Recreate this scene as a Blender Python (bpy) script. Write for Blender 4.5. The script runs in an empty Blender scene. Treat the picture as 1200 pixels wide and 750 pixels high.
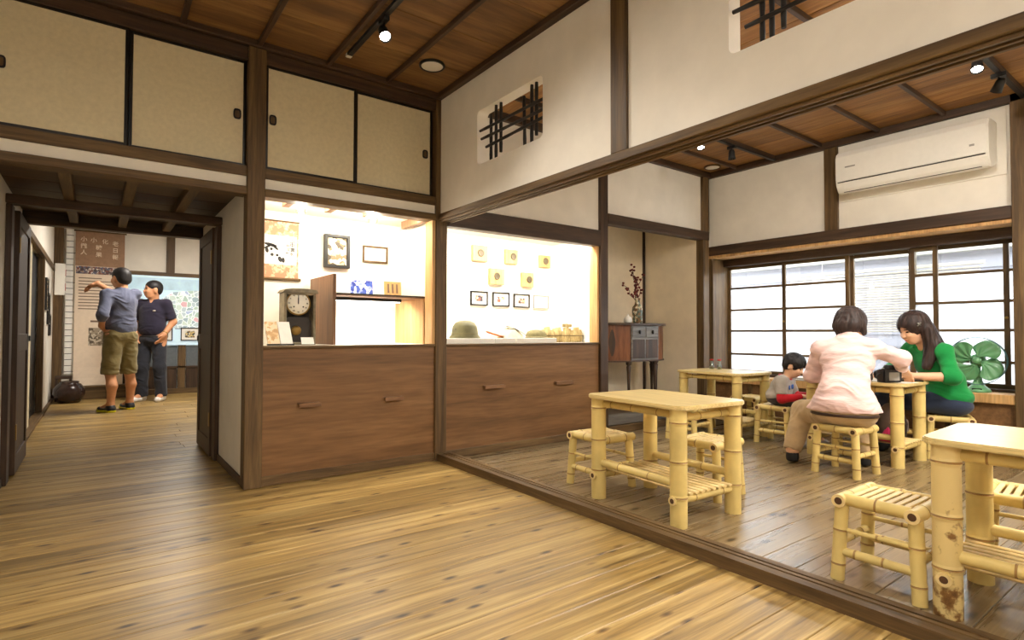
import bpy, bmesh, math, random
import numpy as np
from mathutils import Vector, Matrix, noise as mnoise

scene = bpy.context.scene
COL = scene.collection
random.seed(7)
R = math.radians
PI = math.pi

# ------------------------------------------------------------------ camera
cam_data = bpy.data.cameras.new('camera')
cam = bpy.data.objects.new('camera', cam_data)
COL.objects.link(cam)
YAW, PITCH, ROLL = 0.638268, 0.024263, 0.0021275
_fw = Vector((math.sin(YAW) * math.cos(PITCH), math.cos(YAW) * math.cos(PITCH), math.sin(PITCH)))
_r = Vector((math.cos(YAW), -math.sin(YAW), 0))
_u = _r.cross(_fw)
_r2 = _r * math.cos(ROLL) + _u * math.sin(ROLL)
_u2 = -_r * math.sin(ROLL) + _u * math.cos(ROLL)
M = Matrix.Identity(4)
for i in range(3):
    M[i][0], M[i][1], M[i][2] = _r2[i], _u2[i], -_fw[i]
M.translation = Vector((-2.005, -3.602, 0.92))
cam.matrix_world = M
cam_data.sensor_width = 36
cam_data.lens = 654.87 / 1200 * 36
cam_data.clip_start = 0.02
scene.camera = cam

# ------------------------------------------------------------------ world, exposure
w = bpy.data.worlds.new('overcast_sky')
scene.world = w
w.use_nodes = True
bg = w.node_tree.nodes['Background']
bg.inputs[0].default_value = (0.90, 0.95, 1.0, 1)
bg.inputs[1].default_value = 12.0
vs = scene.view_settings
vs.view_transform = 'Standard'
vs.look = 'None'
vs.gamma = 1
vs.use_curve_mapping = False
vs.exposure = 0.28


def lamp(kind, name, loc, energy, color=(1, .92, .81), aim=None, **kw):
    d = bpy.data.lights.new(name, kind)
    d.energy = energy
    d.color = color
    for k, v in kw.items():
        setattr(d, k, v)
    o = bpy.data.objects.new(name, d)
    COL.objects.link(o)
    o.location = loc
    if aim is not None:
        o.rotation_euler = (Vector(aim) - Vector(loc)).to_track_quat('-Z', 'Y').to_euler()
    return o


# window portal (guides sky light through the window opening)
p = lamp('AREA', 'window_portal', (3.70, -1.27, 1.06), 1, (1, 1, 1), aim=(0, -1.27, 1.06), shape='RECTANGLE', size=2.5, size_y=1.3)
p.data.cycles.is_portal = True

# ------------------------------------------------------------------ materials
MATS = {}


def new_mat(name):
    m = bpy.data.materials.new(name)
    m.use_nodes = True
    nt = m.node_tree
    b = nt.nodes['Principled BSDF']
    MATS[name] = m
    return m, nt, b


def N(nt, t, **kw):
    n = nt.nodes.new(t)
    for k, v in kw.items():
        if k == 'inp':
            for a, c in v.items():
                n.inputs[a].default_value = c
        else:
            setattr(n, k, v)
    return n


def srgb(r, g, b):
    f = lambda c: (c / 255) / 12.92 if c <= 10 else ((c / 255 + .055) / 1.055) ** 2.4
    return (f(r), f(g), f(b), 1)


def ramp(nt, stops):
    n = nt.nodes.new('ShaderNodeValToRGB')
    e = n.color_ramp.elements
    while len(e) < len(stops):
        e.new(.5)
    for el, (p_, c) in zip(e, stops):
        el.position = p_
        el.color = c
    return n


def coords(nt, scale, rnd=True):
    tc = N(nt, 'ShaderNodeTexCoord')
    mp = N(nt, 'ShaderNodeMapping')
    mp.inputs['Scale'].default_value = scale
    if rnd:
        oi = N(nt, 'ShaderNodeObjectInfo')
        mu = N(nt, 'ShaderNodeVectorMath', operation='SCALE')
        mu.inputs[0].default_value = (37.1, 53.7, 71.3)
        nt.links.new(oi.outputs['Random'], mu.inputs['Scale'])
        ad = N(nt, 'ShaderNodeVectorMath', operation='ADD')
        nt.links.new(tc.outputs['Object'], ad.inputs[0])
        nt.links.new(mu.outputs[0], ad.inputs[1])
        nt.links.new(ad.outputs[0], mp.inputs[0])
    else:
        nt.links.new(tc.outputs['Object'], mp.inputs[0])
    return mp


def bump(nt, b, src, strength, dist=.01):
    bp = N(nt, 'ShaderNodeBump')
    bp.inputs['Strength'].default_value = strength
    bp.inputs['Distance'].default_value = dist
    nt.links.new(src, bp.inputs['Height'])
    nt.links.new(bp.outputs[0], b.inputs['Normal'])


def wood(name, c1, c2, c3, axis='z', freq=14, stretch=14, rough=.5, tint=.12, knots=0, bumpk=.15, spec=.4):
    m, nt, b = new_mat(name)
    sc = {'x': (freq / stretch, freq, freq), 'y': (freq, freq / stretch, freq), 'z': (freq, freq, freq / stretch)}[axis]
    mp = coords(nt, sc)
    n1 = N(nt, 'ShaderNodeTexNoise', inp={'Scale': 1.0, 'Detail': 7, 'Roughness': .62, 'Distortion': .7})
    nt.links.new(mp.outputs[0], n1.inputs['Vector'])
    rp = ramp(nt, [(.30, c1), (.5, c2), (.72, c3)])
    nt.links.new(n1.outputs['Fac'], rp.inputs[0])
    col = rp.outputs[0]
    # fine grain lines
    mp2 = coords(nt, tuple(s * 6 for s in sc))
    n2 = N(nt, 'ShaderNodeTexNoise', inp={'Scale': 1.0, 'Detail': 3, 'Roughness': .5})
    nt.links.new(mp2.outputs[0], n2.inputs['Vector'])
    r2 = ramp(nt, [(.35, (.72, .72, .72, 1)), (.6, (1, 1, 1, 1))])
    nt.links.new(n2.outputs['Fac'], r2.inputs[0])
    mx = N(nt, 'ShaderNodeMix', data_type='RGBA', blend_type='MULTIPLY')
    mx.inputs['Factor'].default_value = .8
    nt.links.new(col, mx.inputs['A'])
    nt.links.new(r2.outputs[0], mx.inputs['B'])
    col = mx.outputs['Result']
    if knots:
        k = {'x': (7, 19, 9), 'y': (19, 7, 9), 'z': (8, 8, 5)}[axis]
        mp3 = coords(nt, tuple(s * knots for s in k))
        vo = N(nt, 'ShaderNodeTexVoronoi', inp={'Scale': 1.0, 'Randomness': 1.0})
        nt.links.new(mp3.outputs[0], vo.inputs['Vector'])
        r3 = ramp(nt, [(.09, (.08, .06, .045, 1)), (.17, (.45, .38, .3, 1)), (.30, (1, 1, 1, 1))])
        nt.links.new(vo.outputs['Distance'], r3.inputs[0])
        mk = N(nt, 'ShaderNodeMix', data_type='RGBA', blend_type='MULTIPLY')
        # only some cells carry a knot
        sep = N(nt, 'ShaderNodeSeparateColor')
        nt.links.new(vo.outputs['Color'], sep.inputs[0])
        th = N(nt, 'ShaderNodeMath', operation='GREATER_THAN')
        th.inputs[1].default_value = .66
        nt.links.new(sep.outputs[0], th.inputs[0])
        nt.links.new(th.outputs[0], mk.inputs['Factor'])
        nt.links.new(col, mk.inputs['A'])
        nt.links.new(r3.outputs[0], mk.inputs['B'])
        col = mk.outputs['Result']
    oi = N(nt, 'ShaderNodeObjectInfo')
    mr = N(nt, 'ShaderNodeMapRange')
    mr.inputs['To Min'].default_value = 1 - tint
    mr.inputs['To Max'].default_value = 1 + tint
    nt.links.new(oi.outputs['Random'], mr.inputs['Value'])
    hs = N(nt, 'ShaderNodeHueSaturation')
    nt.links.new(mr.outputs[0], hs.inputs['Value'])
    nt.links.new(col, hs.inputs['Color'])
    nt.links.new(hs.outputs[0], b.inputs['Base Color'])
    rr = N(nt, 'ShaderNodeMapRange')
    rr.inputs['To Min'].default_value = rough - .07
    rr.inputs['To Max'].default_value = rough + .1
    nt.links.new(n1.outputs['Fac'], rr.inputs['Value'])
    nt.links.new(rr.outputs[0], b.inputs['Roughness'])
    b.inputs['Specular IOR Level'].default_value = spec
    if bumpk:
        bump(nt, b, n2.outputs['Fac'], bumpk, .002)
    return m


def plain(name, c, rough=.5, metal=0, var=.06, scale=25, bumpk=0, spec=.4, emit=None, sheen=0, axis=(1, 1, 1), detail=4):
    m, nt, b = new_mat(name)
    mp = coords(nt, tuple(scale * a for a in axis))
    n = N(nt, 'ShaderNodeTexNoise', inp={'Scale': 1.0, 'Detail': detail, 'Roughness': .55})
    nt.links.new(mp.outputs[0], n.inputs['Vector'])
    lo = tuple(max(0, x * (1 - 2 * var)) for x in c[:3]) + (1,)
    hi = tuple(min(1, x * (1 + 2 * var)) for x in c[:3]) + (1,)
    rp = ramp(nt, [(.3, lo), (.7, hi)])
    nt.links.new(n.outputs['Fac'], rp.inputs[0])
    nt.links.new(rp.outputs[0], b.inputs['Base Color'])
    b.inputs['Roughness'].default_value = rough
    b.inputs['Metallic'].default_value = metal
    b.inputs['Specular IOR Level'].default_value = spec
    if sheen:
        b.inputs['Sheen Weight'].default_value = sheen
    if emit:
        b.inputs['Emission Color'].default_value = emit[0]
        b.inputs['Emission Strength'].default_value = emit[1]
    if bumpk:
        bump(nt, b, n.outputs['Fac'], bumpk, .01)
    return m


def blotch(name, base, cols, scale, thr, rough=.6):
    """flat print: blotches of several inks on a base colour"""
    m, nt, b = new_mat(name)
    mp = coords(nt, (scale, scale, scale))
    vo = N(nt, 'ShaderNodeTexVoronoi', inp={'Scale': 1.0})
    nt.links.new(mp.outputs[0], vo.inputs['Vector'])
    sep = N(nt, 'ShaderNodeSeparateColor')
    nt.links.new(vo.outputs['Color'], sep.inputs[0])
    k = len(cols)
    rp = ramp(nt, [(i / k, c) for i, c in enumerate(cols)])
    rp.color_ramp.interpolation = 'CONSTANT'
    nt.links.new(sep.outputs[0], rp.inputs[0])
    ns = N(nt, 'ShaderNodeTexNoise', inp={'Scale': .45, 'Detail': 3})
    nt.links.new(mp.outputs[0], ns.inputs['Vector'])
    th = N(nt, 'ShaderNodeMath', operation='GREATER_THAN')
    th.inputs[1].default_value = thr
    nt.links.new(ns.outputs['Fac'], th.inputs[0])
    mx = N(nt, 'ShaderNodeMix', data_type='RGBA')
    mx.inputs['A'].default_value = base
    nt.links.new(th.outputs[0], mx.inputs['Factor'])
    nt.links.new(rp.outputs[0], mx.inputs['B'])
    nt.links.new(mx.outputs['Result'], b.inputs['Base Color'])
    b.inputs['Roughness'].default_value = rough
    return m


S = srgb
for ax in 'xyz':
    wood('old_wood_' + ax, S(66, 49, 28), S(98, 75, 45), S(124, 99, 62), ax, 22, 16, .55, .10)
    wood('dark_wood_' + ax, S(44, 32, 22), S(68, 49, 34), S(90, 66, 46), ax, 22, 16, .5, .10)
wood('honey_plank', S(98, 76, 40), S(158, 128, 72), S(202, 174, 112), 'x', 22, 26, .36, .2, knots=1.0, spec=.5, bumpk=.08)
wood('brown_plank', S(102, 85, 58), S(130, 110, 78), S(152, 132, 97), 'x', 24, 26, .27, .10, knots=.8, spec=.5, bumpk=.05)
wood('ceiling_board_x', S(96, 67, 38), S(130, 94, 55), S(156, 119, 72), 'x', 9, 10, .6, .12)
wood('ceiling_board_y', S(122, 84, 46), S(156, 112, 62), S(182, 138, 82), 'y', 9, 10, .6, .12)  # same ceiling wood, lightened in colour for the window room's brighter light
wood('plywood', S(104, 75, 46), S(126, 91, 57), S(142, 106, 69), 'x', 9, 12, .42, .04, bumpk=.05)
wood('cabinet_wood', S(72, 40, 22), S(112, 66, 36), S(140, 88, 50), 'z', 16, 8, .35, .05)
wood('cabinet_grey', S(84, 80, 76), S(112, 108, 102), S(132, 128, 120), 'x', 16, 10, .45, .05)
wood('light_board', S(176, 132, 80), S(204, 160, 104), S(220, 180, 124), 'z', 12, 14, .5, .05)
wood('bench_wood', S(104, 72, 50), S(130, 94, 66), S(150, 112, 82), 'z', 12, 14, .45, .05)
wood('bamboo_top', S(206, 180, 116), S(222, 198, 136), S(234, 213, 156), 'y', 26, 22, .3, .03, bumpk=.04)
wood('handle_wood', S(112, 80, 54), S(136, 100, 70), S(156, 118, 86), 'x', 16, 10, .4, .05)
plain('plaster', S(234, 229, 218), .85, var=.02, scale=6, bumpk=.03, spec=.15)
plain('plaster_warm', S(236, 221, 194), .85, var=.03, scale=6, bumpk=.03, spec=.15)
plain('niche_white', S(240, 236, 226), .8, var=.01, spec=.15)
plain('fusuma_paper', S(212, 202, 172), .8, var=.03, scale=40, bumpk=.03, spec=.15)
plain('black_lacquer', S(22, 19, 18), .3, var=.1)
plain('black_metal', S(24, 24, 26), .45, var=.1)
plain('dull_metal', S(150, 150, 145), .35, metal=.9)
plain('white_plastic', S(236, 234, 226), .35, var=.01)
plain('grey_plastic', S(150, 148, 142), .45, var=.02)
plain('brass', S(150, 120, 62), .35, metal=.7)
plain('paper', S(240, 238, 232), .7, var=.02)
plain('ink', S(40, 38, 40), .7, var=.1)
plain('bamboo', S(214, 190, 120), .36, var=.09, scale=5, axis=(1, 1, 1), detail=6)
plain('bamboo_ring', S(156, 120, 66), .5, var=.1)
plain('bamboo_end', S(224, 198, 140), .6, var=.06)
plain('hollow', S(84, 56, 32), .8, var=.1)
plain('bamboo_slat', S(216, 190, 130), .4, var=.10, scale=18)
plain('bamboo_black', S(30, 26, 22), .55, var=.15)


def emissive(name, c, s):
    m, nt, b = new_mat(name)
    b.inputs['Base Color'].default_value = c
    b.inputs['Emission Color'].default_value = c
    b.inputs['Emission Strength'].default_value = s
    return m


emissive('bulb_glow', (1, .93, .80, 1), 40)
emissive('bulb_soft', (1, .95, .85, 1), 6)


def glassy(name, tint, rough=.02, mixf=.9, transl=0):
    """thin pane: mostly transparent, some gloss, optional frosting"""
    m, nt, b = new_mat(name)
    nt.nodes.remove(b)
    out = nt.nodes['Material Output']
    tr = N(nt, 'ShaderNodeBsdfTransparent')
    tr.inputs[0].default_value = tint
    gl = N(nt, 'ShaderNodeBsdfGlossy')
    gl.inputs['Roughness'].default_value = rough
    mx = N(nt, 'ShaderNodeMixShader')
    mx.inputs[0].default_value = 1 - mixf
    nt.links.new(tr.outputs[0], mx.inputs[1])
    nt.links.new(gl.outputs[0], mx.inputs[2])
    last = mx
    if transl:
        tl = N(nt, 'ShaderNodeBsdfTranslucent')
        tl.inputs[0].default_value = (.95, .96, .97, 1)
        m2 = N(nt, 'ShaderNodeMixShader')
        m2.inputs[0].default_value = transl
        nt.links.new(mx.outputs[0], m2.inputs[1])
        nt.links.new(tl.outputs[0], m2.inputs[2])
        last = m2
    nt.links.new(last.outputs[0], out.inputs[0])
    return m


glassy('clear_pane', (.97, .985, .98, 1), .02, .94)
glassy('frosted_pane', (.97, .98, .98, 1), .2, .95, .75)
glassy('bottle_glass', (.86, .92, .92, 1), .03, .85)

# ------------------------------------------------------------------ mesh builder


class B:
    def __init__(s):
        s.v, s.f, s.mi, s.sm = [], [], [], []

    def add(s, verts, faces, mi=0, smooth=False):
        o = len(s.v)
        s.v += [tuple(v) for v in verts]
        for f in faces:
            s.f.append(tuple(i + o for i in f))
            s.mi.append(mi)
            s.sm.append(smooth)
        return s

    def box(s, x0, y0, z0, x1, y1, z1, mi=0):
        x0, x1 = sorted((x0, x1)); y0, y1 = sorted((y0, y1)); z0, z1 = sorted((z0, z1))
        v = [(x0, y0, z0), (x1, y0, z0), (x1, y1, z0), (x0, y1, z0), (x0, y0, z1), (x1, y0, z1), (x1, y1, z1), (x0, y1, z1)]
        return s.add(v, [(0, 3, 2, 1), (4, 5, 6, 7), (0, 1, 5, 4), (1, 2, 6, 5), (2, 3, 7, 6), (3, 0, 4, 7)], mi)

    def tube(s, pts, rad, n=12, caps=True, mi=0, smooth=True, flat=None):
        """swept tube through pts with radius per point; flat=(a,b) scales the section"""
        pts = [Vector(p) for p in pts]
        if not hasattr(rad, '__len__'):
            rad = [rad] * len(pts)
        d0 = (pts[1] - pts[0]).normalized()
        up = Vector((0, 0, 1)) if abs(d0.z) < .9 else Vector((1, 0, 0))
        a = d0.cross(up).normalized()
        verts, faces = [], []
        for i, p in enumerate(pts):
            d = (pts[min(i + 1, len(pts) - 1)] - pts[max(i - 1, 0)])
            d = d.normalized() if d.length > 1e-9 else d0
            a = (a - d * a.dot(d)).normalized()
            b = d.cross(a)
            fa, fb = flat if flat else (1, 1)
            for k in range(n):
                t = 2 * PI * k / n
                verts.append(p + a * (math.cos(t) * rad[i] * fa) + b * (math.sin(t) * rad[i] * fb))
        for i in range(len(pts) - 1):
            for k in range(n):
                k2 = (k + 1) % n
                faces.append((i * n + k, i * n + k2, (i + 1) * n + k2, (i + 1) * n + k))
        s.add(verts, faces, mi, smooth)
        if caps:
            o = len(s.v) - len(verts)
            s.f.append(tuple(o + k for k in reversed(range(n)))); s.mi.append(mi); s.sm.append(False)
            e = o + (len(pts) - 1) * n
            s.f.append(tuple(e + k for k in range(n))); s.mi.append(mi); s.sm.append(False)
        return s

    def lathe(s, prof, n=24, c=(0, 0, 0), mi=0, smooth=True, sx=1, sy=1):
        """profile [(r,z)] revolved about z through c"""
        verts, faces = [], []
        for r_, z in prof:
            for k in range(n):
                t = 2 * PI * k / n
                verts.append((c[0] + r_ * math.cos(t) * sx, c[1] + r_ * math.sin(t) * sy, c[2] + z))
        for i in range(len(prof) - 1):
            for k in range(n):
                k2 = (k + 1) % n
                faces.append((i * n + k, i * n + k2, (i + 1) * n + k2, (i + 1) * n + k))
        return s.add(verts, faces, mi, smooth)

    def prism(s, poly, h0, h1, plane='xy', mi=0):
        """extrude a 2D polygon; plane 'xy' along z, 'xz' along y, 'yz' along x"""
        put = {'xy': lambda a, b, h: (a, b, h), 'xz': lambda a, b, h: (a, h, b), 'yz': lambda a, b, h: (h, a, b)}[plane]
        n = len(poly)
        v = [put(a, b, h0) for a, b in poly] + [put(a, b, h1) for a, b in poly]
        f = [tuple(reversed(range(n))), tuple(range(n, 2 * n))] + [(i, (i + 1) % n, n + (i + 1) % n, n + i) for i in range(n)]
        return s.add(v, f, mi)

    def xform(s, m):
        s.v = [tuple(m @ Vector(v)) for v in s.v]
        return s

    def mesh(s, name, mats, bevel=0, seg=1):
        me = bpy.data.meshes.new(name)
        me.from_pydata(s.v, [], s.f)
        mats = mats if isinstance(mats, (list, tuple)) else [mats]
        for m in mats:
            me.materials.append(MATS[m])
        me.polygons.foreach_set('material_index', s.mi)
        me.polygons.foreach_set('use_smooth', s.sm)
        bm = bmesh.new()
        bm.from_mesh(me)
        bmesh.ops.recalc_face_normals(bm, faces=bm.faces)
        if bevel:
            bmesh.ops.bevel(bm, geom=list(bm.edges), offset=bevel, segments=seg, affect='EDGES', clamp_overlap=True)
        bm.to_mesh(me)
        bm.free()
        me.update()
        return me

    def obj(s, name, mats, parent=None, bevel=0, seg=1, origin=None):
        if origin is not None:
            o_ = Vector(origin)
            s.v = [tuple(Vector(v) - o_) for v in s.v]
        return link(name, s.mesh(name, mats, bevel, seg), parent, origin)


def link(name, me, parent=None, loc=None):
    o = bpy.data.objects.new(name, me)
    COL.objects.link(o)
    if loc is not None:
        o.location = loc
    if parent is not None:
        o.parent = parent
    return o


def tag(o, label, cat, group=None):
    o['label'] = label
    o['category'] = cat
    if group:
        o['group'] = group
    return o


def thing(name, label, cat, loc=(0, 0, 0), rz=0, group=None):
    o = bpy.data.objects.new(name, None)
    COL.objects.link(o)
    o.empty_display_size = .1
    o.location = loc
    o.rotation_euler = (0, 0, rz)
    return tag(o, label, cat, group)


def struct(o):
    o['kind'] = 'structure'
    return o


def sbox(name, mat, x0, y0, z0, x1, y1, z1, bevel=0, parent=None):
    """a piece of the setting with its origin at its own centre-bottom"""
    o = B().box(x0, y0, z0, x1, y1, z1).obj(name, mat, parent, bevel)
    if parent is None:
        struct(o)
    return o


def copy_tree(o, parent=None):
    c = o.copy()
    COL.objects.link(c)
    c.parent = parent
    for ch in o.children:
        copy_tree(ch, c)
    return c


# ================================================================== SETTING
CE = 2.67          # ceiling height
YB = -5.0          # rear of the two front rooms
XL = -3.2          # left side of the tatami-side room
XW = 3.35          # window wall plane
NB = .65           # niche back
HB = 6.3           # back wall of the hall

# --- floors: a base slab and single planks
fl = struct(B().box(XL, YB, -.08, .0, HB + .4, -.02).obj('floor', 'dark_wood_x'))
PW = .138


def planks(parent, x0, x1, y0, y1, mat, lens, seed):
    rng = random.Random(seed)
    protos = {}
    y = y1
    while y > y0 + .02:
        wdt = min(PW, y - y0)
        x = x0 - rng.uniform(0, lens * .6)
        while x < x1 - .01:
            a, b_ = max(x, x0), min(x + lens, x1)
            if b_ - a > .05:
                L_ = round((b_ - a) / .1) * .1 if abs(b_ - a - lens) > .01 else lens
                L_ = b_ - a
                key = (round(L_, 3), round(wdt, 3))
                if key not in protos:
                    protos[key] = B().box(-L_ / 2 + .0006, -wdt / 2 + .0008, -.02, L_ / 2 - .0006, wdt / 2 - .0008, 0).mesh('plank', mat, .0022)
                link('plank', protos[key], parent, ((a + b_) / 2, y - wdt / 2, 0))
            x += lens
        y -= PW


planks(fl, XL, -.015, YB, 0, 'honey_plank', 9.0, 1)
planks(fl, -2.46, -1.29, 0, 1.88, 'honey_plank', 2.4, 2)
planks(fl, -2.5, .4, 1.88, HB + .3, 'honey_plank', 2.4, 3)
fl2 = struct(B().box(0, YB, -.08, XW + .4, .9, -.02).obj('floor', 'dark_wood_x'))
planks(fl2, .10, XW, YB, 0, 'brown_plank', 2.73, 4)
# room with the hall floor needs its own slab to the right
struct(B().box(0, .95, -.08, .5, HB + .4, -.02).obj('floor', 'dark_wood_x'))

# --- ceilings
ce1 = sbox('ceiling', 'dark_wood_x', XL, YB, CE + .02, 0, .1, CE + .05)
y = 0
for i in range(12):
    B().box(XL, y - .42 + .0015, CE, 0, y - .0015, CE + .018 - .004 * (i % 2)).obj('ceiling_board', 'ceiling_board_x', ce1, .002)
    y -= .42
for x in (-.43, -.838, -1.25, -1.65, -2.06, -2.47, -2.88):
    B().box(x - .013, YB, CE - .032, x + .013, -.04, CE).obj('ceiling_batten', 'dark_wood_y', ce1, .003)
ce2 = sbox('ceiling', 'dark_wood_x', .09, YB, CE + .02, XW, .1, CE + .05)
x = XW
for i in range(15):
    x0 = max(x - .225, .09)
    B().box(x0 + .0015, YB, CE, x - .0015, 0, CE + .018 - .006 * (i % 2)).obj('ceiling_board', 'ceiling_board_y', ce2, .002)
    x -= .225
    if x < .1:
        break
for y in (-.35, -.76, -1.2, -1.67, -2.13, -2.6, -3.05, -3.5, -3.95, -4.4):
    B().box(.1, y - .014, CE - .034, XW - .05, y + .014, CE).obj('ceiling_batten', 'dark_wood_x', ce2, .003)
# cornices
sbox('trim_1', 'dark_wood_x', XL, -.05, 2.63, -.0, .05, CE, .004)
sbox('trim_2', 'dark_wood_y', -.045, YB, 2.63, .0, -.05, CE, .004)
sbox('trim_3', 'dark_wood_y', .09, YB, 2.60, .13, 0, CE, .004)
sbox('trim_4', 'dark_wood_x', .13, -.045, 2.61, XW, .0, CE, .004)
sbox('trim_5', 'dark_wood_y', XW - .045, YB, 2.61, XW, -.045, CE, .004)

# --- rear and left walls behind the camera
sbox('wall_left', 'plaster', XL - .1, YB, 0, XL, 0, CE)
sbox('wall_rear', 'plaster', XL - .1, YB - .1, 0, XW + .4, YB, CE + .05)

# --- wall A (runs along x at y = 0): posts, rails, closets above, niches below
sbox('post', 'old_wood_z', -1.306, -.03, 0, -1.206, .07, CE, .004).name = 'trim_6'
sbox('trim_7', 'old_wood_z', -.036, -.02, 0, .058, .09, CE, .004)
sbox('trim_8', 'dark_wood_z', 1.644, -.03, 0, 1.742, .07, CE, .004)
for a, b_ in ((XL, -1.306), (-1.206, -.036)):
    sbox('trim_9', 'dark_wood_x', a, -.012, 2.555, b_, .05, 2.63, .003)           # upper track
    sbox('trim_9', 'old_wood_x', a, -.014, 1.856, b_, .05, 1.916, .003)          # lower track
    sbox('wall_closet_band', 'plaster', a, .004, 1.79, b_, .05, 1.856)
    sbox('trim_9', 'old_wood_x', a, -.026, 1.742, b_, .08, 1.79, .004)           # lintel
sbox('wall_closet_back', 'dark_wood_x', XL, .08, 1.80, .0, .1, CE)
sbox('wall_left_front', 'plaster', XL, .0, 0, -2.56, .08, 1.742)
sbox('trim_10', 'old_wood_z', -2.56, -.03, 0, -2.46, .07, 1.742, .004)


def closet_door(x0, x1, hx, yf, label):
    t = thing('sliding_closet_door', label, 'sliding door', ((x0 + x1) / 2, yf, 1.916), 0, 'upper closet sliding doors')
    w2, h = (x1 - x0) / 2, .642
    B().box(-w2 + .012, -.006, .012, w2 - .012, .008, h - .012).obj('paper_panel', 'fusuma_paper', t)
    f = B()
    for q in ((-w2, -.011, 0, -w2 + .016, .011, h), (w2 - .016, -.011, 0, w2, .011, h), (-w2 + .016, -.011, 0, w2 - .016, .011, .018), (-w2 + .016, -.011, h - .018, w2 - .016, .011, h)):
        f.box(*q)
    f.obj('frame', 'black_lacquer', t, .002)
    # oval finger pull: outer ring, dark dish
    px, pz = hx - (x0 + x1) / 2, .31
    g = B()
    pr = []
    for k in range(20):
        a = 2 * PI * k / 20
        ca, sa = math.cos(a), math.sin(a)
        e = (abs(ca) ** 4 + abs(sa) ** 4) ** -.25
        pr.append((ca * e, sa * e))
    for i in range(20):
        j = (i + 1) % 20
        (a1, b1), (a2, b2) = pr[i], pr[j]
        ro, ri = (.021, .031), (.013, .022)
        V_ = lambda p_, r_, yy: (px + p_[0] * r_[0], yy, pz + p_[1] * r_[1])
        P_, Q_ = pr[i], pr[j]
        g.add([V_(P_, ro, -.006), V_(Q_, ro, -.006), V_(Q_, ro, -.012), V_(P_, ro, -.012), V_(Q_, ri, -.012), V_(P_, ri, -.012), V_(Q_, ri, -.007), V_(P_, ri, -.007)],
              [(0, 1, 2, 3), (3, 2, 4, 5), (5, 4, 6, 7)], 0, False)
    pu = g.obj('finger_pull', 'black_lacquer', t)
    B().prism([(px + a * .013, pz + b_ * .022) for a, b_ in pr], -.0075, -.0062, 'xz').obj('dish', 'old_wood_z', pu)


closet_door(-2.515, -1.893, -2.402, .012, 'cream paper closet door above the passage, second from the thick wooden pillar')
closet_door(-1.888, -1.308, -1.356, .034, 'cream paper closet door above the passage, touching the thick wooden pillar')
closet_door(-1.204, -.634, -1.161, .012, 'cream paper closet door touching the thick pillar, above the old clock')
closet_door(-.632, -.05, -.105, .034, 'cream paper closet door in the room corner beside the lattice-window wall')
closet_door(-3.14, -2.51, -3.05, .034, 'cream paper closet door farthest from the lattice-window wall')

# --- built-in display cabinets under the niches


def case(x0, x1, handles, label, grp='built-in display cabinets'):
    t = thing('display_cabinet', label, 'cabinet', ((x0 + x1) / 2, 0, 0), 0, grp)
    cx = (x0 + x1) / 2
    B().box(x0 - cx, .0, .055, x1 - cx, .03, .825).obj('front_panel', 'plywood', t)
    B().box(x0 - cx, -.014, 0, x1 - cx, .02, .058).obj('kick_board', 'old_wood_x', t, .004)
    B().box(x0 - cx, -.018, .825, x1 - cx, .06, .842).obj('front_rail', 'old_wood_x', t, .003)
    B().box(x0 - cx, .06, .815, x1 - cx, NB, .842).obj('shelf_board', 'niche_white', t)
    for a, b_, z in handles:
        h = B().box(a - cx, -.034, z - .012, b_ - cx, -.022, z + .014).box(a - cx, -.022, z + .004, b_ - cx, .001, z + .014)
        h.obj('handle', 'handle_wood', t, .002)
    return t


case(-1.206, -.036, ((-.995, -.86, .47), (-.425, -.29, .47)), 'brown plywood display cabinet with two bar handles beneath the clock niche')
case(.058, 1.644, ((.39, .58, .505), (1.115, 1.31, .50)), 'brown plywood display cabinet with two bar handles beneath the helmet niche')
# niche shells
sbox('wall_niche_back', 'niche_white', -1.26, NB, .80, 1.70, NB + .04, 1.86)
sbox('wall_niche_divider', 'niche_white', -.01, .09, .842, .05, NB, 1.86)
sbox('wall_niche_left', 'niche_white', -1.26, .07, .842, -1.212, NB, 1.86)
sbox('wall_niche_right', 'niche_white', 1.64, .07, .842, 1.69, NB, 1.86)
sbox('ceiling_niche', 'niche_white', -1.26, .05, 1.80, 1.70, NB, 1.83)
sbox('trim_11', 'light_board', -.062, -.012, .842, -.037, .10, 1.742, .002)
sbox('trim_11', 'light_board', 1.618, -.01, .842, 1.643, .09, 1.712, .002)
for x in (-1.03, -.755, -.485, -.07):
    sbox('trim_12', 'bench_wood', x - .022, .08, 1.742, x + .022, .45 if x > -.2 else .20, 1.80, .002)
# right niche beam and wall above
sbox('trim_13', 'dark_wood_x', .058, -.035, 1.712, 1.644, .06, 1.856, .004)
sbox('wall_front_right', 'plaster', .058, .0, 1.856, 1.644, .06, CE)
# alcove
sbox('trim_14', 'dark_wood_x', 1.742, -.035, 1.93, 3.30, .06, 2.025, .004)
sbox('wall_alcove_head', 'plaster', 1.742, .0, 2.025, XW, .06, CE)
sbox('wall_alcove_back', 'plaster_warm', 1.70, .78, .10, 3.30, .84, CE)
sbox('wall_alcove_right', 'plaster_warm', 3.195, .06, .10, 3.25, .78, CE)
sbox('wall_alcove_left', 'plaster_warm', 1.70, .07, .10, 1.74, .78, CE)
sbox('trim_15', 'dark_wood_z', 3.165, .755, .16, 3.192, .779, CE, .003)
sbox('trim_16', 'old_wood_z', 3.195, -.03, 0, 3.30, .06, CE, .004)
sbox('ceiling_alcove', 'dark_wood_x', 1.70, .06, CE, 3.30, .84, CE + .03)
sbox('trim_17', 'cabinet_grey', 1.742, -.005, .075, 3.195, .09, .16, .004)
sbox('trim_17', 'old_wood_x', 1.742, -.02, .0, 3.195, .05, .07, .004)
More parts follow.
